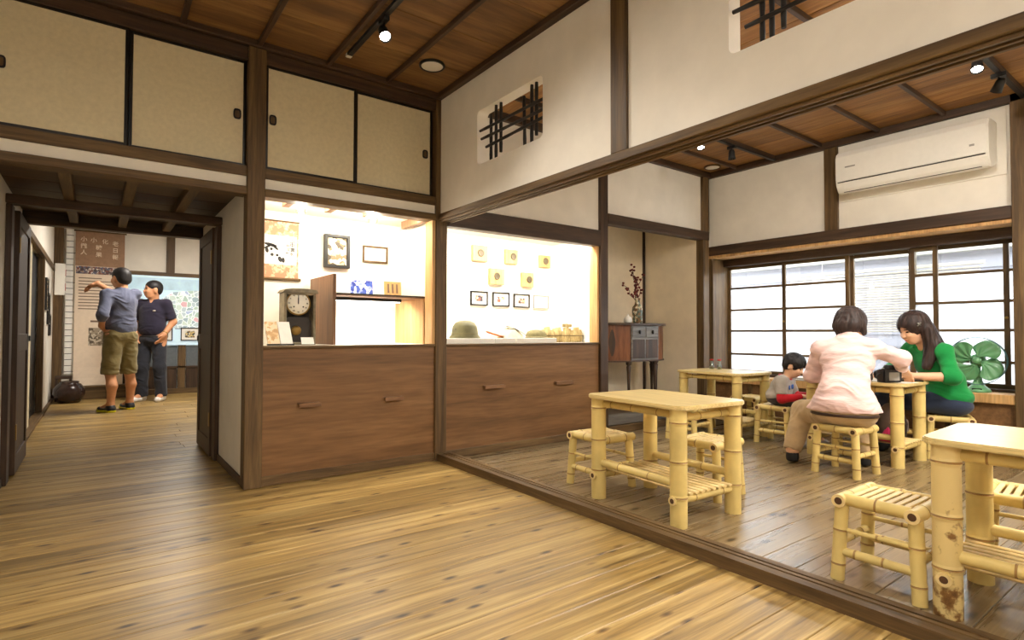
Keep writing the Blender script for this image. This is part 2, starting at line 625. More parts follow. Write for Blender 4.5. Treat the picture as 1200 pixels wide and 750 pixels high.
sbox('floor_alcove', 'dark_wood_x', 1.742, .09, .10, 3.195, .78, .15)
sbox('wall_corner', 'plaster', 3.30, -.0, 0, XW + .05, .06, CE)

# --- partition wall between the rooms (plane x = 0)
KL, KT = 1.735, 1.79
kam = sbox('trim_18', 'old_wood_y', -.02, YB, KL + .012, .088, -.02, KT, .003)
sbox('trim_18', 'old_wood_y', .0, YB, KL, .016, -.02, KL + .012, .002)
sbox('trim_18', 'old_wood_y', .036, YB, KL, .05, -.02, KL + .012, .002)
sbox('trim_18', 'old_wood_y', .07, YB, KL, .088, -.02, KL + .012, .002)
sbox('trim_19', 'old_wood_z', -.014, -1.823, KT, .10, -1.717, CE, .004)
# plaster with two lattice openings
PX0, PX1 = .0, .082


def plaster_with_hole(y0, y1, hy0, hy1, hz0, hz1, top_open=False):
    """one plaster slab, y0>hy0>hy1>y1"""
    b = B()
    b.box(PX0, hy0, KT, PX1, y0, 2.64)
    b.box(PX0, y1, KT, PX1, hy1, 2.64)
    b.box(PX0, hy1, KT, PX1, hy0, hz0)
    b.box(PX0, hy1, hz1, PX1, hy0, 2.64)
    # rounded reveal corners
    for (cy, sy) in ((hy0, -1), (hy1, 1)):
        for (cz, sz) in ((hz0, 1), (hz1, -1)):
            r_ = .03
            poly = [(cy, cz)] + [(cy + sy * r_ * (1 - math.sin(a)), cz + sz * r_ * (1 - math.cos(a))) for a in [k * PI / 16 for k in range(9)]]
            b.prism(poly, PX0, PX1, 'yz')
    return struct(b.obj('wall_partition', 'plaster'))


plaster_with_hole(-.02, -1.717, -.508, -1.187, 2.033, 2.392)
plaster_with_hole(-1.823, -3.62, -2.347, -3.03, 2.03, 2.392)
sbox('wall_partition', 'plaster', PX0, YB, KT, PX1, -3.62, 2.64)


def lattice(vs_, hs, label):
    t = thing('bamboo_lattice', label, 'lattice', (.028, vs_[0][0], hs[0][2]), 0, 'black bamboo lattices in the partition openings')
    ox, oy, oz = t.location
    for i, (yy, z0, z1, lean) in enumerate(vs_):
        zs = [z0 + (z1 - z0) * k / 6 for k in range(7)]
        B().tube([(.008, yy + lean * k / 6 - oy, z - oz) for k, z in enumerate(zs)], [.0095 + (.0018 if k % 2 else 0) for k in range(7)], 8).obj('upright_stick', 'bamboo_black', t)
    for (ya, yb, z0, z1) in hs:
        B().tube([(-.010, ya + (yb - ya) * k / 8 - oy, z0 + (z1 - z0) * k / 8 - oz) for k in range(9)], [.0085 + (.0018 if k % 2 else 0) for k in range(9)], 8).obj('cross_stick', 'bamboo_black', t)


lattice([(-0.618, 2.034, 2.349, 0), (-0.675, 2.034, 2.391, 0), (-0.729, 2.073, 2.391, 0), (-0.977, 2.034, 2.349, 0.01), (-1.043, 2.034, 2.391, 0), (-1.087, 2.078, 2.391, 0)],
        [(-0.515, -1.186, 2.265, 2.261), (-0.531, -1.186, 2.207, 2.2), (-0.587, -1.186, 2.139, 2.155)], 'black bamboo lattice in the opening nearer the room corner')
lattice([(-2.468, 2.031, 2.349, 0), (-2.506, 2.031, 2.391, 0), (-2.551, 2.063, 2.391, 0), (-2.812, 2.031, 2.339, 0.01), (-2.881, 2.031, 2.391, 0)],
        [(-2.356, -3.029, 2.206, 2.181), (-2.408, -3.029, 2.124, 2.132), (-2.358, -3.029, 2.27, 2.26)], 'black bamboo lattice in the opening beyond the short partition post')
# floor sill with two grooves
for a, b_, z in ((-.02, .022, .05), (.022, .034, .04), (.034, .052, .05), (.052, .064, .04), (.064, .098, .05)):
    sbox('trim_20', 'old_wood_y', a, YB, 0, b_, -.02, z)

# --- window wall (x = 3.35)
sbox('trim_21', 'dark_wood_y', XW - .05, -2.52, 1.765, XW + .03, .0, 1.86, .004)
sbox('trim_21', 'light_board', XW - .03, -2.52, 1.735, XW + .20, .0, 1.765, .003)
sbox('trim_21', 'dark_wood_y', XW - .05, YB, 1.765, XW + .03, -2.63, 1.86, .004)
sbox('wall_right', 'plaster', XW, YB, 1.86, XW + .06, .0, CE)
sbox('wall_right', 'plaster', XW, YB, 0, XW + .06, -2.63, 1.77)
sbox('trim_22', 'old_wood_z', XW - .03, -1.33, 1.86, XW + .02, -1.217, 2.63, .004)
sbox('trim_23', 'old_wood_z', XW - .045, -2.64, 0, XW + .30, -2.52, CE, .004)
sbox('trim_24', 'old_wood_z', XW - .02, -.055, 0, XW + .30, .05, 1.75, .004)
sbox('trim_25', 'light_board', XW - .03, -2.52, .41, XW + .30, -.055, .48, .004)       # deep sill
for k in range(6):                                                               # boards below the sill
    y1 = -.055 - k * .411
    sbox('trim_26', 'plywood', XW + .005, y1 - .408, .0, XW + .03, y1, .41, .003)
    if k:
        sbox('trim_26', 'old_wood_z', XW - .012, y1 - .018, .0, XW + .02, y1 + .018, .41, .003)
sbox('trim_27', 'dark_wood_y', XW + .17, -2.52, 1.655, XW + .30, -.055, 1.735, .003)    # window head
sbox('trim_27', 'dark_wood_y', XW + .18, -2.52, .48, XW + .29, -.055, .502, .002)       # window track
WX = XW + .25


def sash(name, y0, y1, uprights, bars, x, clear_rows=1, wood_m='old_wood'):  # lighter wood tone stands in for window flare over the sashes
    """sliding sash: y0>y1, stiles, muntins, panes"""
    t = struct(bpy.data.objects.new(name, None))
    COL.objects.link(t)
    t.location = (x, (y0 + y1) / 2, .502)
    cy = (y0 + y1) / 2
    z0, z1 = 0, 1.153
    ys = [y0] + list(uprights) + [y1]
    B().box(-.014, y0 - .034 - cy, z0, .014, y0 - cy, z1).obj('stile', wood_m + '_z', t, .002)
    B().box(-.014, y1 - cy, z0, .014, y1 + .034 - cy, z1).obj('stile', wood_m + '_z', t, .002)
    B().box(-.013, y1 + .034 - cy, z0, .013, y0 - .034 - cy, z0 + .035).obj('rail', wood_m + '_y', t, .002)
    B().box(-.013, y1 + .034 - cy, z1 - .03, .013, y0 - .034 - cy, z1).obj('rail', wood_m + '_y', t, .002)
    for u in uprights:
        B().box(-.012, u - .018 - cy, z0 + .035, .012, u + .018 - cy, z1 - .03).obj('mullion', wood_m + '_z', t, .002)
    for z in bars:
        B().box(-.010, y1 + .034 - cy, z - .502 - .011, .010, y0 - .034 - cy, z - .502 + .011).obj('muntin', wood_m + '_y', t, .002)
    zs = [z0 + .035] + [z - .502 for z in sorted(bars)] + [z1 - .03]
    edges = [y0 - .034] + list(uprights) + [y1 + .034]
    for i in range(len(edges) - 1):
        for k in range(len(zs) - 1):
            m = 'clear_pane' if k >= len(zs) - 1 - clear_rows else 'frosted_pane'
            B().box(-.002, edges[i + 1] - cy, zs[k], .002, edges[i] - cy, zs[k + 1]).obj('pane', m, t)
    return t


BARS = (.705, .955, 1.182, 1.418)
sash('window_1', -.055, -1.30, (-.682,), BARS, WX + .02)
sash('window_2', -1.795, -2.52, (-2.42,), BARS, WX + .02)
sash('window_3', -1.80, -1.965 - .03, (), BARS, WX - .02)
sash('window_4', -1.295, -1.80, (), (), WX + .055, 1)
pull = B().lathe([(.0, 0), (.011, 0), (.011, .004), (.007, .006), (0, .006)], 14).xform(Matrix.Rotation(-PI / 2, 4, 'Y'))
for (y, z) in ((-.682, 1.05), (-2.42, 1.05)):
    o = link('window_latch', pull.mesh('window_latch', 'brass'), None, (WX + .006, y, z))
    tag(o, 'small brass latch on the window mullion ' + ('by the corner alcove' if y > -1 else 'by the green fan'), 'latch', 'window latches')

# --- outside the window: boundary wall with clapboards, eaves, blind, lamp, ground
plain('outside_wall_paint', S(122, 122, 130), .8, var=.02)
plain('blind_white', S(176, 170, 160), .7, var=.03)
plain('outside_ground_mat', S(150, 146, 138), .9)
struct(B().box(XW + .5, -7, -.5, 9, 4, -.3).obj('ground', 'outside_ground_mat'))
ow = struct(B().box(5.4, -7, -.3, 5.5, 4, 1.80).obj('wall_outside', 'outside_wall_paint'))
for k in range(14):
    z = -.2 + k * .14
    B().prism([(5.4, z), (5.38, z), (5.395, z + .14), (5.4, z + .14)], -7, 4, 'xz').obj('clapboard', 'outside_wall_paint', ow)
B().box(5.3, -7, 1.80, 5.6, 4, 1.85).obj('coping', 'grey_plastic', ow, .005)
t = thing('bamboo_blind', 'pale rolled-down slat blind hanging outside the clear window', 'blind', (4.3, -1.25, .95))
for k in range(24):
    z = k * .025
    B().tube([(0, -.85, z), (0, .85, z)], .0085, 6).obj('slat', 'blind_white', t)
B().box(-.02, -.88, .60, .02, .88, .63).obj('head_rail', 'blind_white', t, .003)
for s_ in (-.5, .5):
    B().tube([(0, s_, .63), (.0, s_, 1.2)], .003, 6).obj('cord', 'paper', t)
sbox('trim_eave', 'white_plastic', 4.1, -3.2, 2.14, 4.6, .8, 2.2)
t = thing('enamel_pendant_lamp', 'white enamel pendant lamp under the eave outside the window', 'lamp', (4.35, -1.33, 1.93))
B().lathe([(.0, .10), (.025, .10), (.03, .075), (.13, .0), (.125, .0), (.025, .065), (0, .07)], 24).obj('shade', 'white_plastic', t)
B().tube([(0, 0, .10), (0, 0, .21)], .004, 6).obj('cable', 'black_metal', t)
t = thing('potted_shrub', 'small green shrub in a pot outside the clear window', 'plant', (4.25, -1.85, -.3))
plain('leaf_green', S(96, 150, 70), .5, var=.2)
plain('clay', S(150, 96, 66), .8)
B().lathe([(0, 0), (.11, 0), (.15, .26), (.13, .26), (.12, .2), (0, .2)], 18).obj('pot', 'clay', t)
lv = B()
rng = random.Random(5)
for k in range(150):
    a, e, q = rng.uniform(0, 2 * PI), rng.uniform(0, 1), rng.uniform(.05, .22)
    c = Vector((q * math.cos(a), q * math.sin(a), .35 + e * .6))
    d = Vector((math.cos(a), math.sin(a), rng.uniform(-.2, .9))).normalized() * .06
    s_ = d.cross(Vector((0, 0, 1))).normalized() * .02
    lv.add([c, c + d * .5 + s_, c + d, c + d * .5 - s_], [(0, 1, 2, 3)])
lv.obj('foliage', 'leaf_green', t)['kind'] = 'stuff'
for k in range(5):
    a = k * 1.26
    B().tube([(0, 0, .2), (.05 * math.cos(a), .05 * math.sin(a), .5), (.12 * math.cos(a), .12 * math.sin(a), .85)], [.008, .006, .003], 6).obj('stem', 'old_wood_z', t)

# --- passage to the hall
sbox('wall_passage_left', 'plaster', -2.56, .07, 0, -2.46, 1.88, 1.9)
sbox('wall_passage_right', 'plaster', -1.29, .07, 0, -1.265, 1.88, 1.9)
sbox('baseboard_passage_right', 'dark_wood_y', -1.302, .07, 0, -1.29, .91, .05, .002)
sbox('baseboard_passage_left', 'dark_wood_y', -2.46, .07, 0, -2.448, 1.1, .05, .002)
pc = sbox('ceiling_passage', 'dark_wood_x', -2.56, .08, 1.83, -1.20, 1.88, 1.86)
for k in range(6):
    B().box(-2.46, .08 + k * .3, 1.815, -1.29, .375 + k * .3, 1.83).obj('ceiling_board', 'dark_wood_x', pc, .003)
for x in (-2.16, -1.86, -1.56):
    B().box(x - .028, .08, 1.755, x + .028, 1.80, 1.815).obj('joist', 'old_wood_y', pc, .004)
sbox('trim_28', 'dark_wood_x', -2.46, .88, 1.70, -1.29, .97, 1.757, .004)
sbox('trim_28', 'dark_wood_x', -2.46, 1.80, 1.725, -1.29, 1.89, 1.9, .004)
for x, s_ in ((-1.29, -1), (-2.46, 1)):
    sbox('trim_29', 'dark_wood_z', x, .905, 0, x + s_ * .03, 1.03, 1.70, .003)


def panel_door(x, s_, y0, y1, label):
    """open door leaf lying along the passage wall, face towards the passage"""
    t = thing('panelled_door', label, 'door', (x, y0, .012), 0, 'open door leaves of the passage')
    W_, H_ = y1 - y0, 1.69
    b = B()
    for (a, c, z0, z1) in ((0, .075, 0, H_), (W_ - .075, W_, 0, H_), (.075, W_ - .075, 0, .12), (.075, W_ - .075, H_ - .09, H_), (.075, W_ - .075, .78, .90)):
        b.box(-.018, a, z0, .018, c, z1)
    b.obj('frame', 'dark_wood_z', t, .003)
    for z0, z1 in ((.12, .78), (.90, H_ - .09)):
        B().box(-.008, .075, z0, .008, W_ - .075, z1).obj('panel', 'dark_wood_z', t)
    for z in (.22, 1.42):
        B().box(s_ * .018, .0, z, s_ * .023, .035, z + .10).obj('hinge', 'brass', t, .001)
    h = B().box(s_ * .018, W_ - .085, .83, s_ * .022, W_ - .01, .90)
    h.obj('lock_plate', 'dull_metal', t, .001)
    B().box(s_ * .022, W_ - .065, .845, s_ * .03, W_ - .03, .885).obj('key_hole', 'black_metal', t, .002)


panel_door(-1.315, -1, 1.035, 1.675, 'dark panelled door leaf swung open on the clock-niche side of the passage')
panel_door(-2.432, 1, 1.15, 1.88, 'dark panelled door leaf swung open on the far side of the passage from the clock niche')

# --- hall behind
sbox('wall_hall_backing', 'plaster', -2.75, 1.8, -.05, -2.66, HB + .1, CE + .05)  # added backing wall, stops outside light leaking through the side wall
sbox('wall_back_backing', 'plaster', -2.7, HB + .08, -.05, .6, HB + .14, CE + .05)  # added backing behind the wall panels, closes gaps that showed sky
sbox('wall_hall_left', 'plaster', -2.60, 4.62, 0, -2.50, HB, CE)
sbox('wall_hall_left', 'plaster', -2.60, 1.88, 1.80, -2.50, 4.62, CE)
sbox('wall_hall_left', 'fusuma_paper', -2.545, 1.88, 0.03, -2.515, 3.40, 1.76)
sbox('door_1', 'black_metal', -2.60, 3.40, 0, -2.56, 4.60, 1.76)
sbox('trim_30', 'old_wood_y', -2.53, 1.88, 1.76, -2.48, HB, 1.82, .003)
sbox('trim_30', 'old_wood_y', -2.56, 1.88, 0, -2.47, HB, .03, .003)
sbox('trim_30', 'old_wood_z', -2.55, 4.58, 0.03, -2.49, 4.64, 1.76, .003)
sbox('wall_hall_front', 'plaster', -1.25, 1.80, 0, .5, 1.88, CE)
sbox('wall_hall_front', 'plaster', -2.6, 1.80, 1.9, -1.25, 1.88, CE)
sbox('wall_hall_right', 'plaster', .4, 1.88, 0, .5, HB, CE)
sbox('ceiling_hall', 'ceiling_board_x', -2.6, 1.88, CE, .5, HB + .1, CE + .04)
sbox('wall_back', 'plaster', -2.6, HB, 1.79, .5, HB + .08, CE)
sbox('wall_back', 'plaster', -2.6, HB, 0, -1.70, HB + .08, 1.79)
sbox('trim_31', 'old_wood_x', -1.72, HB - .03, 1.775, .5, HB + .04, 1.83, .003)
sbox('trim_31', 'old_wood_x', -1.72, HB - .03, .0, .5, HB + .04, .08, .003)
for x in (-2.45, -1.127, -.45):
    sbox('trim_32', 'old_wood_z', x - .055, HB - .03, 1.83 if x > -2 else 0, x + .055, HB + .03, CE, .003)
plain('slate_panel', S(96, 104, 110), .4, var=.05)
for (x0, x1) in ((-1.70, -1.02), (-.90, -.2), (-.1, .45)):
    sbox('wall_back_panel', 'slate_panel', x0, HB, .40, x1, HB + .03, .72)
    sbox('wall_back_panel', 'dark_wood_z', x0, HB, .08, x1, HB + .03, .40)
for x in (-.96, -.15):
    sbox('trim_33', 'old_wood_z', x - .05, HB - .02, .08, x + .05, HB + .03, .75, .003)
sbox('trim_33', 'dark_wood_x', -1.70, HB - .02, .385, .5, HB + .02, .415, .002)

# ================================================================== HALL OBJECTS


def text(s_, size, mat, loc, parent, name='lettering', rot=(PI / 2, 0, 0), align='CENTER', depth=.0008):
    cu = bpy.data.curves.new(name, 'FONT')
    cu.body = s_
    cu.size = size
    cu.align_x = align
    cu.align_y = 'CENTER'
    cu.extrude = depth
    cu.resolution_u = 2
    cu.offset = size * .012
    tmp = bpy.data.objects.new('tmp', cu)
    COL.objects.link(tmp)
    dg = bpy.context.evaluated_depsgraph_get()
    me = bpy.data.meshes.new_from_object(tmp.evaluated_get(dg))
    bpy.data.objects.remove(tmp)
    me.materials.clear()
    me.materials.append(MATS[mat])
    o = link(name, me, parent, loc)
    o.rotation_euler = rot
    return o


plain('banner_brown', S(150, 118, 92), .7, var=.05)
plain('banner_cream', S(226, 208, 186), .7, var=.02)
plain('pale_ink', S(226, 208, 184), .7)
plain('grey_ink', S(120, 100, 86), .8)
blotch('market_photo', S(120, 104, 104), [S(70, 58, 60), S(150, 130, 120), S(206, 196, 186), S(120, 70, 60), S(90, 90, 110)], 45, .38)
blotch('house_photo', S(150, 136, 116), [S(90, 78, 62), S(190, 178, 158), S(120, 106, 88)], 40, .45)
BX, BZ = -1.985, .187
t = thing('printed_banner', 'tall brown and cream printed banner with pale title characters in the hall', 'banner', (BX, 6.2, BZ))
cu = B()
prof = [(-.03, -.0), (-.012, .10), (.0, .25), (.004, .6), (.004, 2.15)]
for i in range(len(prof) - 1):
    (ya, za), (yb, zb) = prof[i], prof[i + 1]
    cu.add([(-.28, ya, za), (.28, ya, za), (.28, yb, zb), (-.28, yb, zb), (-.28, ya + .004, za), (.28, ya + .004, za), (.28, yb + .004, zb), (-.28, yb + .004, zb)],
           [(0, 1, 2, 3), (7, 6, 5, 4), (0, 3, 7, 4), (1, 5, 6, 2)])
cu.add([(-.28, .004, 2.15), (.28, .004, 2.15), (.28, .008, 2.15), (-.28, .008, 2.15)], [(0, 1, 2, 3)])
cu.obj('sheet', 'banner_cream', t)
B().box(-.28, .0, 1.665, .28, .0035, 2.15).obj('title_field', 'banner_brown', t)
B().box(-.27, .0, 1.555, .27, .0035, 1.66).obj('photo_strip', 'market_photo', t)
B().box(-.12, .0, .55, .10, .0035, .80).obj('house_picture', 'house_photo', t)
for x, z, c in ((-.19, 2.035, '小'), (-.19, 1.94, '攤'), (-.19, 1.85, '人'), (-.08, 2.03, '小'), (-.02, 1.93, '糖'), (-.02, 1.83, '果'), (.05, 2.02, '化'), (.17, 2.0, '老'), (.17, 1.905, '日'), (.17, 1.81, '報')):
    text(c, .075, 'pale_ink', (x, -.001, z), t)
for k in range(11):
    z = 1.49 - k * .043
    B().box(-.24, -.0005, z, (-.24 + .26 + .14 * ((k * 7) % 3)), .0036, z + .012).obj('text_line', 'grey_ink', t)
B().box(-.10, -.0005, .88, .05, .0036, .905).obj('text_line', 'grey_ink', t)
B().lathe([(.035, 0), (.04, 0), (.04, .002), (.035, .002)], 18, (0, 0, 0)).xform(Matrix.Translation((.12, 0, .98)) @ Matrix.Rotation(PI / 2, 4, 'X')).obj('seal', 'grey_ink', t)
B().tube([(-.30, .006, 2.155), (.30, .006, 2.155)], .012, 10).obj('top_roller', 'old_wood_x', t)
t = thing('banner_plinth', 'low brown wooden plinth under the tall printed banner', 'plinth', (-1.93, 6.17, 0))
B().box(-.34, -.09, 0, .34, .12, .165).obj('body', 'old_wood_x', t, .004)
B().box(-.35, -.10, .165, .35, .12, .185).obj('top_board', 'old_wood_x', t, .003)
# height chart, yellow boards
t = thing('height_chart', 'narrow white height chart with black ticks beside the banner', 'chart', (-2.315, 6.24, .35))
B().box(-.05, 0, 0, .05, .01, 2.0).obj('strip', 'paper', t)
for k in range(24):
    B().box(-.05, -.001, .03 + k * .082, .03 if k % 5 else .05, .001, .038 + k * .082).obj('tick', 'ink', t)
plain('yellow_card', S(214, 176, 70), .7)
o = B().box(-2.262, 6.225, .62, -2.225, 6.235, 1.22).obj('yellow_board', 'yellow_card')
tag(o, 'tall narrow yellow board between the height chart and the banner', 'board')
o = B().box(-2.262, 6.225, .40, -2.225, 6.235, .55).obj('yellow_board', 'yellow_card')
tag(o, 'short yellow board low down between the height chart and the banner', 'board')
plain('red_card', S(170, 40, 36), .6)
t = thing('wall_box', 'white wall box with red stripe edge high on the hall wall', 'box', (-2.42, 5.95, 1.42))
B().box(-.05, -.02, 0, .06, .02, .42).obj('body', 'white_plastic', t, .004)
B().box(.06, -.015, .06, .066, .015, .16).obj('stripe', 'red_card', t)
B().box(.06, -.015, .26, .066, .015, .34).obj('stripe', 'red_card', t)
# jar
plain('dark_glaze', S(46, 30, 24), .25, var=.15)
t = thing('earthen_jar', 'dark brown glazed round jar on the hall floor', 'jar', (-2.29, 5.78, 0))
B().lathe([(0, 0), (.11, 0), (.15, .05), (.172, .12), (.165, .19), (.125, .245), (.10, .262), (.11, .275), (.10, .28), (.085, .262), (.09, .24), (.0, .20)], 28).obj('body', 'dark_glaze', t)
t2 = thing('wooden_stand', 'small dark wooden stand behind the glazed jar', 'stand', (-2.36, 6.03, 0))
B().box(-.09, -.07, .30, .09, .07, .34).obj('top', 'dark_wood_x', t2, .003)
for sx in (-.075, .075):
    for sy in (-.055, .055):
        B().box(sx - .013, sy - .013, 0, sx + .013, sy + .013, .30).obj('leg', 'dark_wood_z', t2)

# map board
m, nt, b = new_mat('map_print')
mp = coords(nt, (15, 15, 15), False)
rot = N(nt, 'ShaderNodeMapping')
rot.inputs['Rotation'].default_value = (0, .6, 0)
nt.links.new(mp.outputs[0], rot.inputs[0])
vo = N(nt, 'ShaderNodeTexVoronoi', feature='DISTANCE_TO_EDGE', inp={'Scale': 1.0})
nt.links.new(rot.outputs[0], vo.inputs['Vector'])
vc = N(nt, 'ShaderNodeTexVoronoi', inp={'Scale': 1.0})
nt.links.new(rot.outputs[0], vc.inputs['Vector'])
sp = N(nt, 'ShaderNodeSeparateColor')
nt.links.new(vc.outputs['Color'], sp.inputs[0])
rc = ramp(nt, [(0, S(150, 170, 176)), (.3, S(176, 192, 196)), (.55, S(190, 204, 196)), (.72, S(166, 188, 176)), (.86, S(166, 182, 208)), (.95, S(204, 166, 172))])
rc.color_ramp.interpolation = 'CONSTANT'
nt.links.new(sp.outputs[0], rc.inputs[0])
re_ = ramp(nt, [(.035, (1, 1, 1, 1)), (.06, (0, 0, 0, 1))])
nt.links.new(vo.outputs['Distance'], re_.inputs[0])
mx = N(nt, 'ShaderNodeMix', data_type='RGBA')
nt.links.new(re_.outputs[0], mx.inputs['Factor'])
nt.links.new(rc.outputs[0], mx.inputs['A'])
mx.inputs['B'].default_value = S(240, 248, 250)
nt.links.new(mx.outputs['Result'], b.inputs['Base Color'])
nt.links.new(mx.outputs['Result'], b.inputs['Emission Color'])
b.inputs['Emission Strength'].default_value = .35  # print, panel and header all carry a low even emission
plain('board_blue', S(196, 222, 236), .4, var=.03, scale=3, emit=(S(196, 222, 236), .35))
plain('board_haze', S(176, 206, 220), .4, var=.1, scale=6, emit=(S(176, 206, 220), .3))
t = thing('map_board', 'faintly glowing pale blue display board with a street map on the hall wall', 'board', (-1.08, 6.255, .735))
B().box(-.62, 0, 0, .62, .03, 1.035).obj('panel', 'board_blue', t)
B().box(-.62, -.003, .83, .62, .0, 1.0).obj('header_image', 'board_haze', t)
poly = [(-.22, .26), (.60, .24), (.60, .80), (.30, .84), (-.02, .80), (-.20, .66), (-.26, .44)]
B().prism(poly, -.004, 0, 'xz').obj('street_map', 'map_print', t)
for k, (x, z, w_) in enumerate(((.02, .245, .12), (.24, .235, .12), (.45, .22, .10))):
    B().box(x, -.005, z, x + w_, -.001, z + .008).obj('caption', 'ink', t)


def frame(name, label, x0, x1, z0, z1, y, mat_f, mat_p, fw=.014, th=.02, grp=None, matte=.2, cat='picture frame', img=True):
    """framed picture hanging on a wall that faces -y"""
    cx, cz = (x0 + x1) / 2, z0
    t = thing(name, label, cat, (cx, y, z0), 0, grp)
    W_, H_ = (x1 - x0) / 2, z1 - z0
    f = B()
    for q in ((-W_, 0, -W_ + fw, H_), (W_ - fw, 0, W_, H_), (-W_ + fw, 0, W_ - fw, fw), (-W_ + fw, H_ - fw, W_ - fw, H_)):
        f.box(q[0], -th, q[1], q[2], 0, q[3])
    f.obj('frame', mat_f, t, .0015)
    B().box(-W_ + fw, -th * .5, fw, W_ - fw, -.001, H_ - fw).obj('mount', 'paper', t)
    if img:
        mx_, mz_ = (W_ * 2 - 2 * fw) * matte, (H_ - 2 * fw) * matte
        B().box(-W_ + fw + mx_, -th * .5 - .001, fw + mz_, W_ - fw - mx_, -th * .5, H_ - fw - mz_).obj('picture', mat_p, t)
    return t


blotch('photo_warm', S(222, 200, 180), [S(90, 70, 60), S(190, 90, 70), S(220, 160, 120), S(60, 60, 70)], 60, .42)
blotch('photo_food', S(120, 110, 90), [S(60, 60, 60), S(210, 190, 130), S(150, 120, 80), S(230, 226, 210)], 45, .4)
blotch('photo_faint', S(238, 226, 216), [S(230, 200, 180), S(214, 190, 176)], 60, .5)
frame('framed_photo', 'black framed photo on the blue board beside the dark door leaf', -.985, -.738, .80, 1.0, 6.25, 'black_lacquer', 'photo_food', .014, .02, 'framed photos under the street map')
frame('framed_photo', 'black framed photo on the blue board behind the man in navy', -1.33, -1.09, .80, 1.0, 6.25, 'black_lacquer', 'photo_food', .014, .02, 'framed photos under the street map')
# frames on the hall's left wall
for k, (y0, y1, z0, z1, lab) in enumerate(((4.80, 5.10, 1.18, 1.56, 'largest dark framed print on the white side wall of the hall'), (5.14, 5.40, 1.02, 1.40, 'middle dark framed print on the white side wall of the hall'), (5.42, 5.60, .88, 1.15, 'small dark framed print low on the white side wall of the hall'))):
    t = thing('framed_print', lab, 'picture frame', (-2.5, (y0 + y1) / 2, z0), 0, 'prints on the hall side wall')
    w2, h = (y1 - y0) / 2, z1 - z0
    f = B()
    for q in ((-w2, 0, -w2 + .018, h), (w2 - .018, 0, w2, h), (-w2 + .018, 0, w2 - .018, .018), (-w2 + .018, h - .018, w2 - .018, h)):
        f.box(0, q[0], q[1], .022, q[2], q[3])
    f.obj('frame', 'black_lacquer', t, .002)
    B().box(.001, -w2 + .018, .018, .01, w2 - .018, h - .018).obj('picture', 'photo_food', t)

# ================================================================== NICHE OBJECTS (left)
WY = NB - .001
blotch('scroll_brocade', S(186, 128, 98), [S(222, 176, 146), S(204, 150, 120), S(230, 192, 164)], 60, .48)
t = thing('hanging_scroll', 'hanging scroll with russet brocade bands and ink painting in the niche', 'scroll', (-.95, WY, 1.305))
B().box(-.13, -.004, .01, .13, -.001, .425).obj('brocade', 'scroll_brocade', t)
B().box(-.118, -.006, .112, .115, -.004, .322).obj('painting', 'paper', t)
B().tube([(-.145, -.008, .006), (.145, -.008, .006)], .011, 10).obj('roller', 'old_wood_x', t)
B().tube([(-.135, -.006, .428), (.135, -.006, .428)], .006, 8).obj('top_rod', 'old_wood_x', t)
inkb = B()
for (x, z, w_, h_, a) in ((-.085, .235, .03, .008, .5), (-.065, .25, .045, .012, -.2), (-.035, .235, .03, .009, -.7), (-.09, .21, .012, .02, .2), (-.06, .22, .01, .01, 0), (-.055, .18, .012, .012, .3), (-.02, .178, .01, .01, 0), (.0, .15, .014, .022, .4), (.022, .145, .012, .02, .1)):
    poly = [(x + w_ * math.cos(q) * math.cos(a) - h_ * math.sin(q) * math.sin(a), z + w_ * math.cos(q) * math.sin(a) + h_ * math.sin(q) * math.cos(a)) for q in [2 * PI * k / 10 for k in range(10)]]
    inkb.prism(poly, -.0065, -.0055, 'xz')
inkb.obj('ink_painting', 'ink', t)
for (x, z, c, s_) in ((.082, .285, '山', .036), (.084, .255, '中', .034), (.087, .222, '雲', .034), (.08, .19, '水', .032), (.055, .25, '月', .024), (.06, .222, '花', .024), (.05, .192, '竹', .026)):
    text(c, s_, 'ink', (x, -.0065, z), t)
for k in range(6):
    B().box(-.045 + k * .018, -.0063, .20, -.043 + k * .018, -.0055, .31).obj('script_line', 'grey_ink', t)
m = blotch('sepia_photo', S(214, 190, 150), [S(80, 70, 56), S(130, 112, 84), S(236, 222, 190)], 32, .45)
frame('framed_photograph', 'tall thick dark framed sepia photograph on the niche wall', -.637, -.443, 1.420, 1.672, WY, 'black_metal', 'sepia_photo', .022, .045, None, .0)
frame('framed_document', 'small brown framed pale picture on the niche wall by the corner', -.330, -.120, 1.484, 1.617, WY, 'old_wood_x', 'photo_faint', .014, .02, None, .12)
# wooden bench-like shelf unit
t = thing('wooden_stand', 'brown wooden display stand with a tall end board inside the niche', 'stand', (-.38, .12, .842))
B().box(-.36, 0, 0, -.337, .50, .478).obj('end_board', 'bench_wood', t, .002)
B().box(.318, 0, 0, .337, .49, .335).obj('end_board', 'light_board', t, .002)
B().box(-.337, -.002, .335, .34, .49, .350).obj('shelf', 'bench_wood', t, .002)
B().box(-.337, -.006, .343, .345, -.002, .352).obj('edge_strip', 'black_lacquer', t)
blotch('blue_print', S(70, 96, 190), [S(36, 60, 160), S(150, 170, 226), S(226, 232, 246), S(60, 90, 190)], 42, .38)
t = thing('blue_picture_card', 'blue and white picture card propped on the wooden display stand', 'card', (-.455, .33, 1.193))
B().box(-.085, -.002, 0, .085, .002, .115).xform(Matrix.Rotation(-.12, 4, 'X')).obj('card', 'blue_print', t)
B().box(-.02, .01, 0, .02, .03, .09).obj('prop', 'paper', t)
t = thing('wooden_card', 'pale wooden card standing on the display stand beside the blue card', 'card', (-.21, .33, 1.193))
B().box(-.068, -.004, 0, .068, .004, .118).xform(Matrix.Rotation(-.12, 4, 'X')).obj('card', 'light_board', t)
